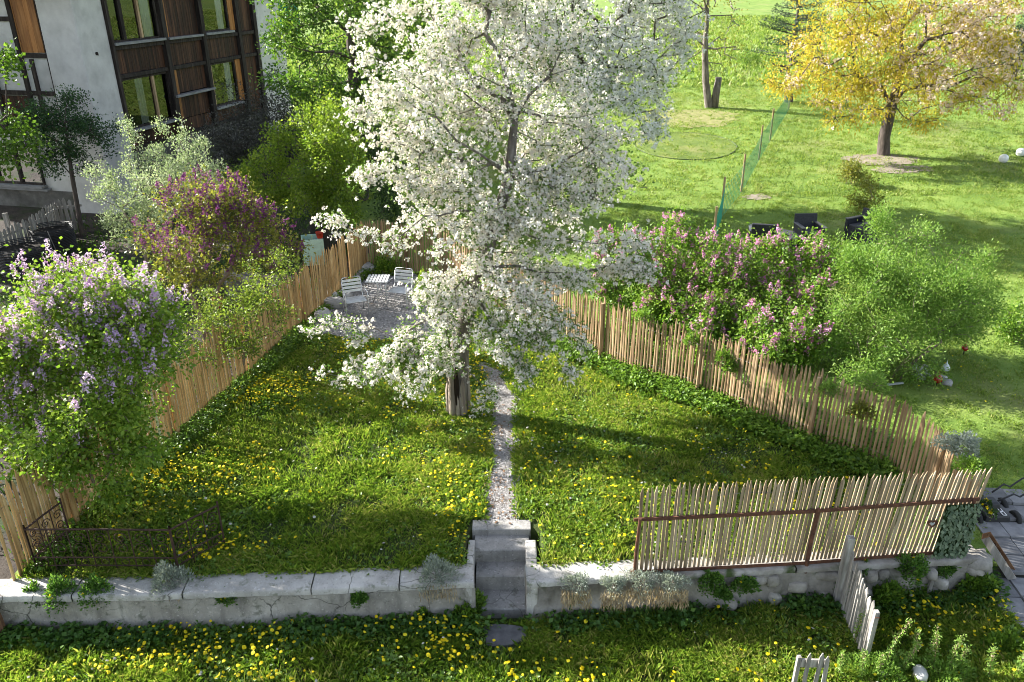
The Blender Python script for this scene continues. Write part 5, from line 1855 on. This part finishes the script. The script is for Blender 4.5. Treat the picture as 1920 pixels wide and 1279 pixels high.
L_ = lobes_px([(120, 220, 65, 40, 24.4), (150, 270, 55, 40, 24.2), (80, 250, 50, 45, 24.2), (170, 240, 35, 30, 24.3), (110, 300, 50, 30, 24.0)])
bx = at_y(140, 380, 24.2)
grow("dark_shrub", "dark green small tree growing against the white house pier", "tree", [[np.array([bx[0], 24.2, tz(bx[0], 24.2)]), at_y(135, 330, 24.2), at_y(128, 280, 24.3), at_y(122, 230, 24.3)]], L_, 330, .08, bark_dark, 47,
     fill_simple(leaf_mat("holly leaves", [(.016, .045, .018), (.03, .075, .025), (.055, .12, .03)], .3), 34, .12, .075, .045), None, .5, seg=.4)
# big tree mostly outside the picture at the left, its outer boughs reaching in front of the house
grow("green_tree", "bright green tree at the yard edge, its outer boughs hanging before the timbered wall", "tree",
     [[np.array([-16.6, 21.6, tz(-16.6, 21.6)]), np.array([-16.6, 21.6, 2.5]), np.array([-16.9, 22.0, 3.6]), np.array([-17.2, 22.2, 4.6])]],
     lobes_px([(20, 260, 45, 45, 21.6), (20, 310, 40, 30, 21.3), (-60, 240, 70, 80, 21.6), (0, 120, 14, 12, 21.4)]) + [((-17.2, 22.2, 4.6), (1.8, 2.2, 1.3)), ((-18.6, 23.4, 4.8), (2.2, 2.2, 1.5)), ((-17.6, 24.6, 4.6), (1.4, 1.2, 1.4))], 560, .22, bark_dark, 48,
     fill_simple(leaf_mat("maple leaves", [(.05, .11, .012), (.09, .17, .018), (.15, .25, .03)], .45), 34, .2, .11, .09), None, .5, seg=.6)
# trees outside the left edge that shade the lower grass and the left of the wall
grow("green_tree", "green tree beyond the end of the wall, shading the lower grass", "tree",
     [[np.array([-9.8, 8.3, -.6]), np.array([-9.8, 8.3, .8]), np.array([-9.8, 8.3, 2.0]), np.array([-9.9, 8.4, 3.0])]],
     [((-9.6, 8.6, 3.4), (1.2, 1.2, 1.3)), ((-10.0, 9.7, 4.5), (1.2, 1.1, 1.1)), ((-9.7, 7.4, 2.4), (.9, 1.0, 1.0)), ((-10.8, 8.8, 4.4), (1.2, 1.2, 1.1))], 420, .14, bark_dark, 49,
     fill_simple(green_leaf, 38, .17, .10, .06), None, .5, seg=.6)

# feathery bush
def fill_feather(t, P, par, load, tips, g):
    l = TM()
    spread_leaves(l, P, par, tips, g, 76, .12, .07, .025, droop=.05, up=.35, twig=.9)
    l.build("leaves", fine_leaf, t)


fb = ground_at(1668, 722)
grow("feathery_shrub", "big pale green feathery shrub with many fine stems outside the paling fence", "shrub", stems(fb[0], fb[1] + .35, 10, .35, 1.0, gs, 1.0),
     lobes_px([(1700, 490, 120, 60, 15.6), (1640, 560, 85, 70, 15.3), (1770, 570, 90, 70, 15.3), (1690, 640, 95, 45, 14.9), (1720, 560, 100, 80, 15.6), (1800, 520, 55, 50, 15.8), (1600, 600, 45, 50, 15.2), (1620, 500, 50, 45, 15.9), (1650, 425, 16, 25, 15.9), (1830, 590, 35, 50, 15.4), (1600, 680, 60, 45, 14.4), (1720, 700, 50, 25, 14.2)]),
     800, .035, bark_twig, 51, fill_feather, None, .5, trunk_name="stems", seg=.35)

# small shrubs on the upper lawn
for px, py, rx, ry, lab, sd_ in ((1595, 345, 13, 20, "small upright bronze green bush on the open lawn below the cherry trunk", 61), (1620, 395, 26, 28, "bronze green bush on the lawn just behind the rattan chairs", 62), (1398, 124, 24, 10, "low leafy green clump on the far slope beside the bare tree", 63), (1905, 640, 25, 30, "small dark green bush on the lawn beyond the red glass ornament", 64)):
    b_ = ground_at(px, py)
    grow("small_bush", lab, "bush", stems(b_[0], b_[1], 5, .15, .35, gs, .2), lobes_px([(px, py - ry, rx, ry, b_[1])]), 80, .02, bark_twig, sd_, fill_simple(bronze_leaf if sd_ < 63 else green_leaf, 24, .1, .08, .04), "small bushes on the upper lawn", trunk_name="stems", seg=.25)
# ------------------------------------------------------------------ grass, flowers, gravel
grass_m = leaf_mat("grass blades", [(.045, .095, .010), (.10, .185, .018), (.18, .275, .03), (.28, .34, .055), (.38, .34, .13)], .42, .45, .4)
weed_m = leaf_mat("lawn weeds", [(.06, .13, .016), (.12, .22, .025), (.20, .30, .04)], .4, .4, .45)
mead_m = leaf_mat("meadow grass", [(.09, .165, .022), (.165, .25, .038), (.25, .32, .07), (.35, .35, .14)], .42, .5, .3)
gg = np.random.default_rng(19)


def area(x0, x1, y0, y1, dens, ok):
    n = int((x1 - x0) * (y1 - y0) * dens)
    x, y = gg.uniform(x0, x1, n), gg.uniform(y0, y1, n)
    k = ok(x, y)
    return x[k], y[k]


patio_np = PATIO
in_stair = lambda x, y: (x > STX0 - .14) & (x < STX1 + .18) & (y > 8.5) & (y < 9.99)
garden_ok = lambda x, y: pip(x, y, GARDEN) & ~path_mask(x, y, -.04) & ~pip(x, y, patio_np) & ~in_stair(x, y) & (y > wall_y(x) + .32)
low_ok = lambda x, y: (y < np.where(x < WALL_END, wall_y(x) - .03, 9.3)) & ~pip(x, y, PAVE) & ~(((x - fl[0]) / .33) ** 2 + ((y - fl[1]) / .24) ** 2 < 1)
out_ok = lambda x, y: ~pip(x, y, GARDEN) & ~pip(x, y, SOIL) & ~pip(x, y, PAVE) & (y > np.where(x < WALL_END, wall_y(x) + .3, 8.6))


def grass(name, x0, x1, y0, y1, dens, ok, h, w, lean, m, tint0, seed, keep_noise=None, hn=1.0, **k):
    x, y = area(x0, x1, y0, y1, dens, ok)
    nz = fnoise(x, y, .9, seed)
    nf = fnoise(x, y, 3.2, seed + 1)
    p = np.clip(.5 + 2.4 * (nf - .5) + .8 * (nz - .5), .22, 1)
    s = gg.uniform(size=len(x)) < p
    x, y, nz, nf = x[s], y[s], nz[s], nf[s]
    z = terrain(x, y)
    tm = TM()
    hh = h * gg.uniform(.5, 1.25, len(x)) * (.55 + hn * .9 * nf)
    V, T = blades(np.stack([x, y, z - .01], 1), hh, w * gg.uniform(.7, 1.3, len(x)), gg.uniform(.15, lean, len(x)), gg)
    tm.add(V, T, np.clip(tint0 + .6 * (nz - .5) + gg.normal(0, .24, len(x)), 0, 1))
    return tm.build(name, m, None, kind="stuff", **k)


grass("grass", -7.2, 7.2, 8.6, 22, 5200, garden_ok, .10, .0085, 1.0, grass_m, .45, 31)
grass("grass", -8, 13, 5.2, 9.2, 7000, low_ok, .115, .009, 1.0, grass_m, .45, 41)
grass("grass", -7.2, 7.2, 8.6, 22, 700, lambda x, y: garden_ok(x, y) & (fnoise(x, y, 1.3, 77) > .5), .14, .005, .5, grass_m, .5, 35)
grass("grass", -8, 13, 5.2, 9.2, 800, lambda x, y: low_ok(x, y) & (fnoise(x, y, 1.3, 78) > .5), .16, .005, .5, grass_m, .5, 45)
grass("grass", -4, 28, 9, 27, 1300, lambda x, y: out_ok(x, y), .06, .016, .9, mead_m, .42, 51)
grass("grass", -16, 34, 20, 46, 560, lambda x, y: out_ok(x, y) & (y > 26.5), .08, .026, .9, mead_m, .45, 61)
grass("grass", -20, 45, 42, 95, 55, lambda x, y: out_ok(x, y) & (y > 44), .28, .08, .9, mead_m, .4, 71)
grass("grass", -15, -4.5, 9, 26, 150, lambda x, y: pip(x, y, SOIL), .16, .018, .9, leaf_mat("yard weeds", [(.03, .07, .012), (.07, .14, .02)], .4), .5, 81)


def weeds(name, x0, x1, y0, y1, dens, ok, r, L, W, seed, m=weed_m, per=9, thr=.45, hgt=.07):
    """rosettes and low broad leaves in patches"""
    x, y = area(x0, x1, y0, y1, dens, ok)
    s = (fnoise(x, y, .8, seed) > thr) | (gg.uniform(size=len(x)) < .12)
    x, y = x[s], y[s]
    n = len(x)
    k = np.repeat(np.arange(n), per)
    a = gg.uniform(0, 2 * PI, len(k))
    rr = r * np.sqrt(gg.uniform(size=len(k)))
    px, py = x[k] + rr * np.cos(a), y[k] + rr * np.sin(a)
    pos = np.stack([px, py, terrain(px, py) + gg.uniform(.2, 1, len(k)) * hgt * (.6 + .8 * fnoise(px, py, 1.2, seed + 4))], 1)
    d = np.stack([np.cos(a), np.sin(a), gg.uniform(-.2, .7, len(k))], 1) + .4 * gg.normal(size=(len(k), 3))
    sz = gg.uniform(.6, 1.3, len(k))
    tm = TM()
    V, T = leaves(pos, d, L * sz, W * sz, .15, gg, .1, np.array([0, 0, 1.0]))
    tm.add(V, T, np.clip(.45 + np.repeat(gg.normal(0, .15, n), per) + gg.normal(0, .2, len(k)), 0, 1))
    return tm.build(name, m, None, kind="stuff")


weeds("weeds", -7.2, 7.2, 8.6, 22, 60, garden_ok, .12, .065, .04, 5)
weeds("weeds", -8, 8.2, 5.6, 9.2, 90, low_ok, .11, .07, .038, 6)
# lush rim along the fences and wall foot
dist_f = lambda x, y, L: np.min(np.stack([np.hypot(x - (a[0] + np.clip(((x - a[0]) * (b[0] - a[0]) + (y - a[1]) * (b[1] - a[1])) / ((b - a) @ (b - a)), 0, 1) * (b[0] - a[0])), y - (a[1] + np.clip(((x - a[0]) * (b[0] - a[0]) + (y - a[1]) * (b[1] - a[1])) / ((b - a) @ (b - a)), 0, 1) * (b[1] - a[1]))) for a, b in zip(L[:-1], L[1:])]), 0)
weeds("weeds", -7.2, 7.2, 8.9, 21.8, 420, lambda x, y: garden_ok(x, y) & (dist_f(x, y, RF[3:]) < .55 * (.4 + fnoise(x, y, .8, 3))), .13, .075, .05, 15, green_leaf, 10, .36, .24)
weeds("weeds", -7.2, -3.5, 8.9, 21.8, 380, lambda x, y: garden_ok(x, y) & (dist_f(x, y, LF) < .4 * (.4 + fnoise(x, y, .8, 3))), .12, .07, .045, 16, weed_m, 10, .4, .18)
weeds("weeds", -8, 7.6, 8.0, 9.3, 260, lambda x, y: low_ok(x, y) & (wall_y(x) - y < .30), .12, .075, .055, 17, leaf_mat("wall foot weeds", [(.03, .085, .014), (.06, .14, .02), (.11, .20, .03)], .4), 10, .42, .16)
weeds("weeds", -1.6, 7.5, 11, 20.5, 300, lambda x, y: ~pip(x, y, GARDEN) & (dist_f(x, y, RF[2:11]) < 1.0) & (y > 11), .16, .07, .05, 18, lilac_leaf, 10, .38, .3)


def dandelions(name, x0, x1, y0, y1, n, ok, r, seed, h=.12, pw=2.9, m_=None):
    x, y = area(x0, x1, y0, y1, n * 8 / ((x1 - x0) * (y1 - y0)), ok)
    w = np.clip(fnoise(x, y, .75, seed) - .28, .02, 1) ** pw * np.clip(fnoise(x, y, 2.5, seed + 2), .1, 1)
    k = gg.choice(len(x), min(n, len(x)), False, w / w.sum())
    x, y = x[k], y[k]
    m = len(x)
    c = np.stack([x, y, terrain(x, y) + h * gg.uniform(.5, 1.25, m)], 1)
    nrm = unit(np.stack([gg.normal(0, .35, m), gg.normal(0, .35, m) - .15, np.ones(m)], 1))
    s = unit(np.cross(nrm, np.array([1.0, 0, 0])))
    u = np.cross(nrm, s)
    rr = r * gg.uniform(.45, 1.3, m)
    V = [c + nrm * (rr * .35)[:, None]]
    for j in range(7):
        a = j * 2 * PI / 7
        V.append(c + (rr * (1 if j % 2 else .86))[:, None] * (math.cos(a) * s + math.sin(a) * u))
    V = np.stack(V, 1).reshape(-1, 3)
    i = np.arange(m)[:, None] * 8
    T = np.concatenate([i + [0, 1 + j, 1 + (j + 1) % 7] for j in range(7)], 1).reshape(-1, 3)
    tm = TM()
    tm.add(V, T, gg.uniform(size=m))
    return tm.build(name, m_ or yel, None, kind="stuff")


dandelions("dandelions", -6.8, 0, 9, 17, 1700, garden_ok, .024, 5, pw=2.2)
dandelions("dandelions", .2, 6.5, 9, 18, 480, garden_ok, .025, 7, pw=1.6)
dandelions("dandelions", -7, 7.6, 5.8, 9.0, 1250, low_ok, .026, 12, .16)
dandelions("dandelions", 5, 12, 13, 20, 60, out_ok, .02, 14)

clock = leaf_mat("seed clocks", [(.45, .44, .41), (.62, .61, .58)], .4, .8, .1, 1.0)
dandelions("seed_clocks", -6.8, 6.5, 9, 17, 110, garden_ok, .022, 25, .17, 1.5, clock)
dandelions("seed_clocks", -7, 7.6, 5.8, 9.0, 60, low_ok, .022, 26, .2, 1.5, clock)

# loose stones on path and patio
def pebbles(name, x0, x1, y0, y1, dens, ok, r):
    x, y = area(x0, x1, y0, y1, dens, ok)
    n = len(x)
    rr = r * gg.uniform(.4, 1.4, n)
    c = np.stack([x, y, terrain(x, y) + .03 + rr * .1], 1)
    o = np.array([[1, 0, 0], [0, 1, 0], [-1, 0, 0], [0, -1, 0], [0, 0, .7]])
    a = gg.uniform(0, 6.28, n)
    R = np.stack([np.stack([np.cos(a), -np.sin(a), 0 * a], 1), np.stack([np.sin(a), np.cos(a), 0 * a], 1), np.stack([0 * a, 0 * a, 0 * a + 1], 1)], 1)
    V = (np.einsum('nij,kj->nki', R, o) * (rr[:, None, None] * gg.uniform(.7, 1.3, (n, 5, 1))) + c[:, None]).reshape(-1, 3)
    i = np.arange(n)[:, None] * 5
    T = np.concatenate([i + [j, (j + 1) % 4, 4] for j in range(4)], 1).reshape(-1, 3)
    tm = TM()
    tm.add(V, T, gg.uniform(size=n))
    return tm.build(name, leaf_mat("loose stones", [(.14, .13, .12), (.30, .29, .275), (.50, .48, .46)], .0, .9, .2), None, kind="stuff")


pebbles("gravel", -2, 1.5, 9.9, 16, 2200, lambda x, y: path_mask(x, y, .05), .011)
pebbles("gravel", -5, 0, 16, 22, 450, lambda x, y: pip(x, y, PATIO), .02)

# brown leaves and fallen petals
def litter(name, x0, x1, y0, y1, dens, ok, m, L, lift):
    x, y = area(x0, x1, y0, y1, dens, ok)
    s = gg.uniform(size=len(x)) < np.clip(2.4 * (fnoise(x, y, 1.5, 33) - .35), .03, 1)
    x, y = x[s], y[s]
    n = len(x)
    V, T = leaves(np.stack([x, y, terrain(x, y) + lift], 1), np.stack([gg.normal(size=n), gg.normal(size=n), .25 * gg.normal(size=n)], 1), L * gg.uniform(.6, 1.3, n), L * .6, .15, gg, 0, np.array([0, 0, 1.5]))
    tm = TM()
    tm.add(V, T, gg.uniform(size=n))
    return tm.build(name, m, None, kind="stuff")


brown_leaf = leaf_mat("dead leaves", [(.10, .055, .03), (.19, .11, .06), (.30, .20, .12)], .2, .8)
litter("fallen_leaves", -2, 1.5, 9.9, 15.5, 220, lambda x, y: path_mask(x, y, .0), brown_leaf, .055, .04)
litter("fallen_leaves", -16, -4.3, 10, 26, 40, lambda x, y: pip(x, y, SOIL), brown_leaf, .08, .03)
litter("fallen_leaves", -.3, 7.5, 10.5, 21, 90, lambda x, y: ~pip(x, y, GARDEN) & (dist_f(x, y, RF[1:11]) < 1.2), brown_leaf, .07, .05)
litter("fallen_petals", -4, 4.5, 11.5, 17, 60, lambda x, y: garden_ok(x, y) | path_mask(x, y, 0) | pip(x, y, PATIO), white_petal, .025, .055)

# ------------------------------------------------------------------ single plants on and below the wall, by the fence, on the patio
def herb(name, label, cat, c, r, h, n, L, W, m, seed, flowers=0, group=None, hang=0.0, dome=True, fr=.02, fm=None, up=.5, dry=0):
    g = np.random.default_rng(seed)
    t = thing(name, label, cat, c, group)
    c = np.asarray(c, float)
    d = unit(np.stack([g.normal(size=n), g.normal(size=n), np.abs(g.normal(size=n)) * 1.1], 1))
    q = g.uniform(.35, 1, n)[:, None] ** .6
    lump = 1 + .3 * np.sin(3 * np.arctan2(d[:, 1], d[:, 0]) + seed)[:, None]
    pos = c + d * q * lump * np.array([r, r * .8, h])
    if hang:
        f = pos[:, 1] < c[1] - .05
        pos[f, 2] -= hang * g.uniform(0, 1, f.sum()) * (c[1] - pos[f, 1]) / r
    sz = g.uniform(.6, 1.3, n)
    V, T = leaves(pos, d + .6 * g.normal(size=(n, 3)) + np.array([0, 0, up]), L * sz, W * sz, .15, g)
    tm = TM()
    tm.add(V, T, np.clip(g.normal(.5, .27, n), 0, 1))
    tm.build("leaves", m, t)
    mb = MB()
    for i in range(9):
        e = pos[int(g.integers(n))]
        mb.tube([c + np.array([g.normal() * .02, g.normal() * .02, -.03]), (c + e) / 2 + np.array([0, 0, .02]), e], [.006, .004, .003], 4, False)
    mb.build("stems", bark_twig, t, kind="stuff")
    if flowers:
        k = g.choice(n, flowers)
        C = pos[k] + d[k] * .02 + np.array([0, 0, .02])
        C2 = np.repeat(C, 6, 0)
        dd = unit(g.normal(size=C2.shape) + np.array([0, 0, .6]))
        V, T = leaves(C2, dd, fr, fr * .8, .1, g)
        tm = TM()
        tm.add(V, T, g.uniform(size=len(C2)))
        tm.build("flowers", fm or yel, t, kind="stuff")
    if dry:
        pos = c + np.stack([g.uniform(-1, 1, dry) * r, -g.uniform(.05, .16, dry), -g.uniform(.0, .26, dry)], 1)
        V, T = leaves(pos, np.stack([g.normal(0, .35, dry), np.full(dry, -.3), np.full(dry, -1.0)], 1), g.uniform(.05, .11, dry), .012, .1, g)
        tm = TM()
        tm.add(V, T, g.uniform(size=dry))
        tm.build("dry_stems", straw, t)
    return t


cap_at = lambda px, py: at_z(px, py, .04)
herb("grey_herb", "grey leaved cushion plant on the wall cap near the iron railing", "plant", cap_at(318, 1092), .26, .24, 2400, .05, .011, grey_herb, 1, 0, "grey cushion plants on the wall", .25, up=1.0, dry=90)
herb("grey_herb", "grey green lavender like cushion spilling over the wall cap left of the steps", "plant", cap_at(820, 1082), .27, .25, 2600, .05, .011, grey_herb, 2, 0, "grey cushion plants on the wall", .3, up=1.0, dry=220)
for i, (px, py, r, lab) in enumerate(((1080, 1094, .20, "silvery cushion with brown dry stems, closest to the right of the steps"), (1150, 1096, .17, "thin silvery cushion in the middle of the row on the wall below the fence end"), (1205, 1088, .24, "tall silvery cushion below the first post of the pale picket fence"), (1262, 1092, .19, "silvery cushion farthest along the wall under the picket fence"))):
    herb("grey_herb", lab, "plant", cap_at(px, py) + np.array([0, -.02, 0]), r, .12, 1500, .035, .01, grey_herb, 5 + i, 0, "grey cushion plants on the wall", .3, up=.8, dry=420)
for i, (px, py, z, r, h, fl_n, lab) in enumerate((
        (112, 1120, -.05, .20, .26, 10, "large bushy green herb with yellow flowers hanging over the wall under the iron railing"),
        (180, 1117, -.05, .20, .24, 14, "bushy green herb with yellow flowers on the wall, next right of the largest one"),
        (64, 1122, -.1, .12, .18, 8, "small yellowish herb on the wall beside the brown post end"),
        (425, 1124, -.16, .14, .13, 5, "green herb rooted halfway up the plain wall between railing and steps"),
        (336, 1132, -.24, .09, .10, 0, "small green tuft in the wall face below the grey cushion plant"),
        (367, 1130, -.22, .05, .06, 0, "tiny green sprig in the wall face right of the small tuft"),
        (672, 1129, -.2, .10, .12, 0, "green tuft in the wall face below the middle of the cap"),
        (1330, 1092, -.08, .16, .12, 0, "low green weed on the stone wall under the left part of the fence"),
        (1395, 1102, -.2, .18, .14, 3, "spreading green weed hanging in the stone wall below the iron rail"),
        (1356, 1118, -.3, .11, .10, 0, "small green weed low in the stone wall"),
        (1562, 1088, -.35, .24, .30, 4, "dark green leafy herb at the wall beside the open gate"),
        (1620, 1066, -.1, .13, .12, 3, "green herb on the wall top behind the gate post"),
        (1710, 1075, -.1, .22, .24, 5, "bright green herb with a few yellow flowers on the wall under the heart ornament"),
        (1770, 1070, -.2, .18, .18, 0, "green weed at the wall below the leaf screen"))):
    c = at_z(px, py, z) + np.array([0, .03, 0])
    herb("wall_herb", lab, "plant", c, r, h, int(500 + 5200 * r), .045, .026, euph, 20 + i, fl_n, "green herbs growing on the wall", .3 if z > -.15 else .1, fr=.022)
for i, (px, py, r, h, lab) in enumerate(((868, 1148, .30, .26, "dark leafy plant at the foot of the wall left of the concrete steps"), (800, 1152, .2, .16, "low leafy plant at the wall foot farther left of the steps"), (1655, 1130, .22, .3, "broad leaved plant in the grass just behind the open gate"), (1700, 1110, .22, .24, "leafy plant at the wall foot between gate and short stake"), (1830, 1105, .26, .26, "green plant at the rounded end of the stone wall beside the paving"), (1885, 1215, .24, .2, "pale grassy plant at the edge of the paving slabs"))):
    c = ground_at(px, py)
    herb("leafy_plant", lab, "plant", c, r, h, 1500, .07, .045, weed_m, 50 + i, 0, "leafy plants at the wall foot")
for i, (px, py, r, h, fln, lab, m) in enumerate(((724, 516, .34, .55, 10, "bushy green plant with yellow flowers in the fence corner by the patio", green_leaf), (798, 560, .3, .65, 8, "green plant with yellow flowers right of the bistro chairs", lime_leaf), (634, 546, .22, .42, 0, "dark green plant against the paling fence behind the silver armchair", dark_leaf), (604, 598, .18, .22, 0, "low dark plant by the fence between boulders and lawn", weed_m), (1245, 640, .35, .45, 0, "bright green bush on the garden side of the curving paling fence", green_leaf), (1652, 892, .22, .3, 0, "pale green broad leaved plant against the end of the curving fence", fine_leaf), (1610, 872, .15, .14, 0, "low weed at the foot of the curving fence beside a grey stone", green_leaf), (1690, 893, .22, .16, 0, "spreading weed behind the top of the pale picket fence", green_leaf), (800, 1002, .001, .001, 0, "", green_leaf))):
    if not lab:
        continue
    c = ground_at(px, py)
    herb("garden_plant", lab, "plant", c, r, h, 1700, .06, .036, m, 70 + i, fln, "plants along the fences", fr=.035)
FS = along(RF, 500)


def fence_pt(px, py):
    """point on the curving fence seen at a place in the photograph, a hand's breadth to the garden side"""
    best = None
    for z in np.linspace(.1, 1.55, 40):
        d = np.stack([FS[:, 0], FS[:, 1] * cP + (H - z) * sP, 0 * FS[:, 0]], 1)
        u = CX + FPX * FS[:, 0] / d[:, 1]
        v = CY - FPX * (FS[:, 1] * sP + (z - H) * cP) / d[:, 1]
        e = np.hypot(u - px, v - py)
        k = int(np.argmin(e))
        if best is None or e[k] < best[0]:
            best = (e[k], np.array([FS[k, 0], FS[k, 1], z]))
    return best[1] + np.array([-.05, -.07, 0])


for i, (px, py, Y, rx, rz, lab, m, n) in enumerate(((1372, 690, 13.55, .14, .22, "green spray poking through the curving fence below the pink lilacs", green_leaf, 500), (1555, 735, 12.6, .22, .22, "tangled spray hanging over the curving fence", fine_leaf, 900), (1615, 775, 12.1, .22, .25, "brownish green spray hanging through the fence below the feathery shrub", bronze_leaf, 700), (1640, 720, 12.9, .28, .2, "feathery spray over the top of the curving fence", fine_leaf, 900), (1800, 838, 10.2, .30, .22, "dry grey green bush over the bend of the curving fence", grey_herb, 1500), (1825, 880, 9.7, .22, .2, "dull green weeds behind the fence corner", weed_m, 900), (1300, 640, 15.0, .15, .2, "small green tuft on top of the curving fence", green_leaf, 400), (1360, 672, 14.2, .16, .24, "leafy twig over the curving fence top", green_leaf, 500), (1210, 600, 16.4, .2, .25, "leafy shoots over the fence near the apple branches", lilac_leaf, 500))):
    c = fence_pt(px, py)
    herb("climbing_weed", lab, "plant", c, rx, rz, n, .05, .016 if m is fine_leaf else .026, m, 90 + i, 0, "sprays on the curving fence", up=.1)

# tall seed stalks among the weeds at the lower edge
for i, (px, py, h, lab) in enumerate(((1600, 1215, .62, "tall seed stalk left of the gate end"), (1655, 1262, .95, "tallest seed stalk right of the gate end"), (1690, 1268, .62, "short seed stalk right beside the gate"), (1705, 1255, .66, "stalk with buds near the largest pale stone"), (1735, 1250, .55, "bent seed stalk above the pale stones"), (1745, 1268, .7, "seed stalk leaning over the largest pale stone"), (1772, 1275, .75, "seed stalk between pale stones and lower corner"), (1790, 1262, .5, "low seed stalk beyond the pale stones"), (1640, 1275, .5, "seed stalk at the gate foot"), (1570, 1272, .45, "seed stalk beside the short fence piece"), (1612, 1278, .5, "bushy stalk between fence piece and gate"), (1850, 1276, .55, "seed stalk near the lower end of the paving"), (1905, 1270, .6, "rusty seed stalk at the corner of the paving"))):
    g = np.random.default_rng(200 + i)
    c = ground_at(px, py)
    t = thing("tall_weed", lab, "weed", c, "tall seed stalks at the lower edge")
    lean = g.normal(size=2) * .08
    pts = [c + np.array([lean[0] * f ** 2 * h, lean[1] * f ** 2 * h, f * h]) for f in np.linspace(0, 1, 6)]
    MB().tube(pts, [.006, .0055, .005, .004, .003, .002], 5).build("stem", straw, t)
    n = 220
    f = g.uniform(.05, 1, n)
    P_ = np.array(pts)
    pos = np.stack([np.interp(f, np.linspace(0, 1, 6), P_[:, k]) for k in range(3)], 1) + g.normal(size=(n, 3)) * .022
    tm = TM()
    V, T = leaves(pos, g.normal(size=(n, 3)) + np.array([0, 0, .5]), g.uniform(.025, .06, n), .018, .1, g)
    tm.add(V, T, g.uniform(.2, 1, n))
    tm.build("leaves", fine_leaf, t)
    n = 60
    f = g.uniform(.55, 1, n)
    pos = np.stack([np.interp(f, np.linspace(0, 1, 6), P_[:, k]) for k in range(3)], 1) + g.normal(size=(n, 3)) * .015
    tm = TM()
    V, T = leaves(pos, g.normal(size=(n, 3)), .02, .018, .1, g)
    tm.add(V, T, g.uniform(0, 1, n))
    tm.build("seed_heads", straw, t, kind="stuff")
herb("weed_clump", "dense clump of pale green weeds around the seed stalks at the lower edge", "weed", ground_at(1650, 1268), .42, .28, 3600, .045, .018, fine_leaf, 301)
herb("weed_clump", "clump of pale weeds among the largest pale stones", "weed", ground_at(1770, 1278), .36, .26, 2600, .045, .018, fine_leaf, 302)

# artificial leaf screen tied to the fence corner
fd = unit(FF1 - FF0)
fs = thing("leaf_screen", "mat of overlapping grey green leaves covering the corner of the pale picket fence", "leaf screen", (FF1[0] - .25, FF1[1], .03))
g = np.random.default_rng(15)
tm = TM()
rows = np.linspace(.03, .90, 24)
pp_, dd_ = [], []
for i, z in enumerate(rows):
    wdt = .46 + .05 * math.sin(i * 1.3)
    for u in np.arange(-.02, wdt, .042):
        b_ = FF1 - fd * (u + (.02 if i % 2 else 0))
        pp_.append((b_[0] + g.normal() * .006, b_[1] - .05 - g.uniform(0, .03), .03 + z + .04 + g.normal() * .006))
        dd_.append((g.normal() * .35, -.35 + g.normal() * .15, -1))
pp_, dd_ = np.array(pp_), np.array(dd_)
V, T = leaves(pp_, dd_, .062 * g.uniform(.8, 1.2, len(pp_)), .055, .12, g, 0, np.array([0, -1.0, .2]))
tm.add(V, T, g.uniform(size=len(pp_)))
tm.build("leaves", ivy_l, fs, kind="stuff")
b0, b1 = FF1 + fd * .03, FF1 - fd * .46
MB().add([(b0[0], b0[1] - .035, .06), (b1[0], b1[1] - .035, .06), (b1[0], b1[1] - .035, .95), (b0[0], b0[1] - .035, .95), (b0[0], b0[1] - .030, .06), (b1[0], b1[1] - .030, .06), (b1[0], b1[1] - .030, .95), (b0[0], b0[1] - .030, .95)], [(0, 1, 2, 3), (7, 6, 5, 4), (0, 3, 7, 4), (1, 5, 6, 2), (3, 2, 6, 7), (0, 4, 5, 1)]).build("backing", dark_leaf, fs)
MB().tube([(FF0[0], FF0[1], .9), (FF0[0], FF0[1], .905)], .004, 4).build("tie", wire_m, fs)

# flowers in the planter behind the corner, above the mower
for px, py, lab, sd_ in ((1858, 952, "yellow pansies at the fence corner above the black lawn mower", 1), (1868, 970, "orange yellow flowers just above the white marks of the lawn mower", 2)):
    c = at_z(px, py, .12)
    herb("pansy", lab, "flower", c + np.array([0, .12, -.06]), .09, .1, 160, .04, .025, dark_leaf, 400 + sd_, 3, "pansies at the fence corner", fr=.04)
for o in list(bpy.data.objects):
    if "_o" in o:
        del o["_o"]
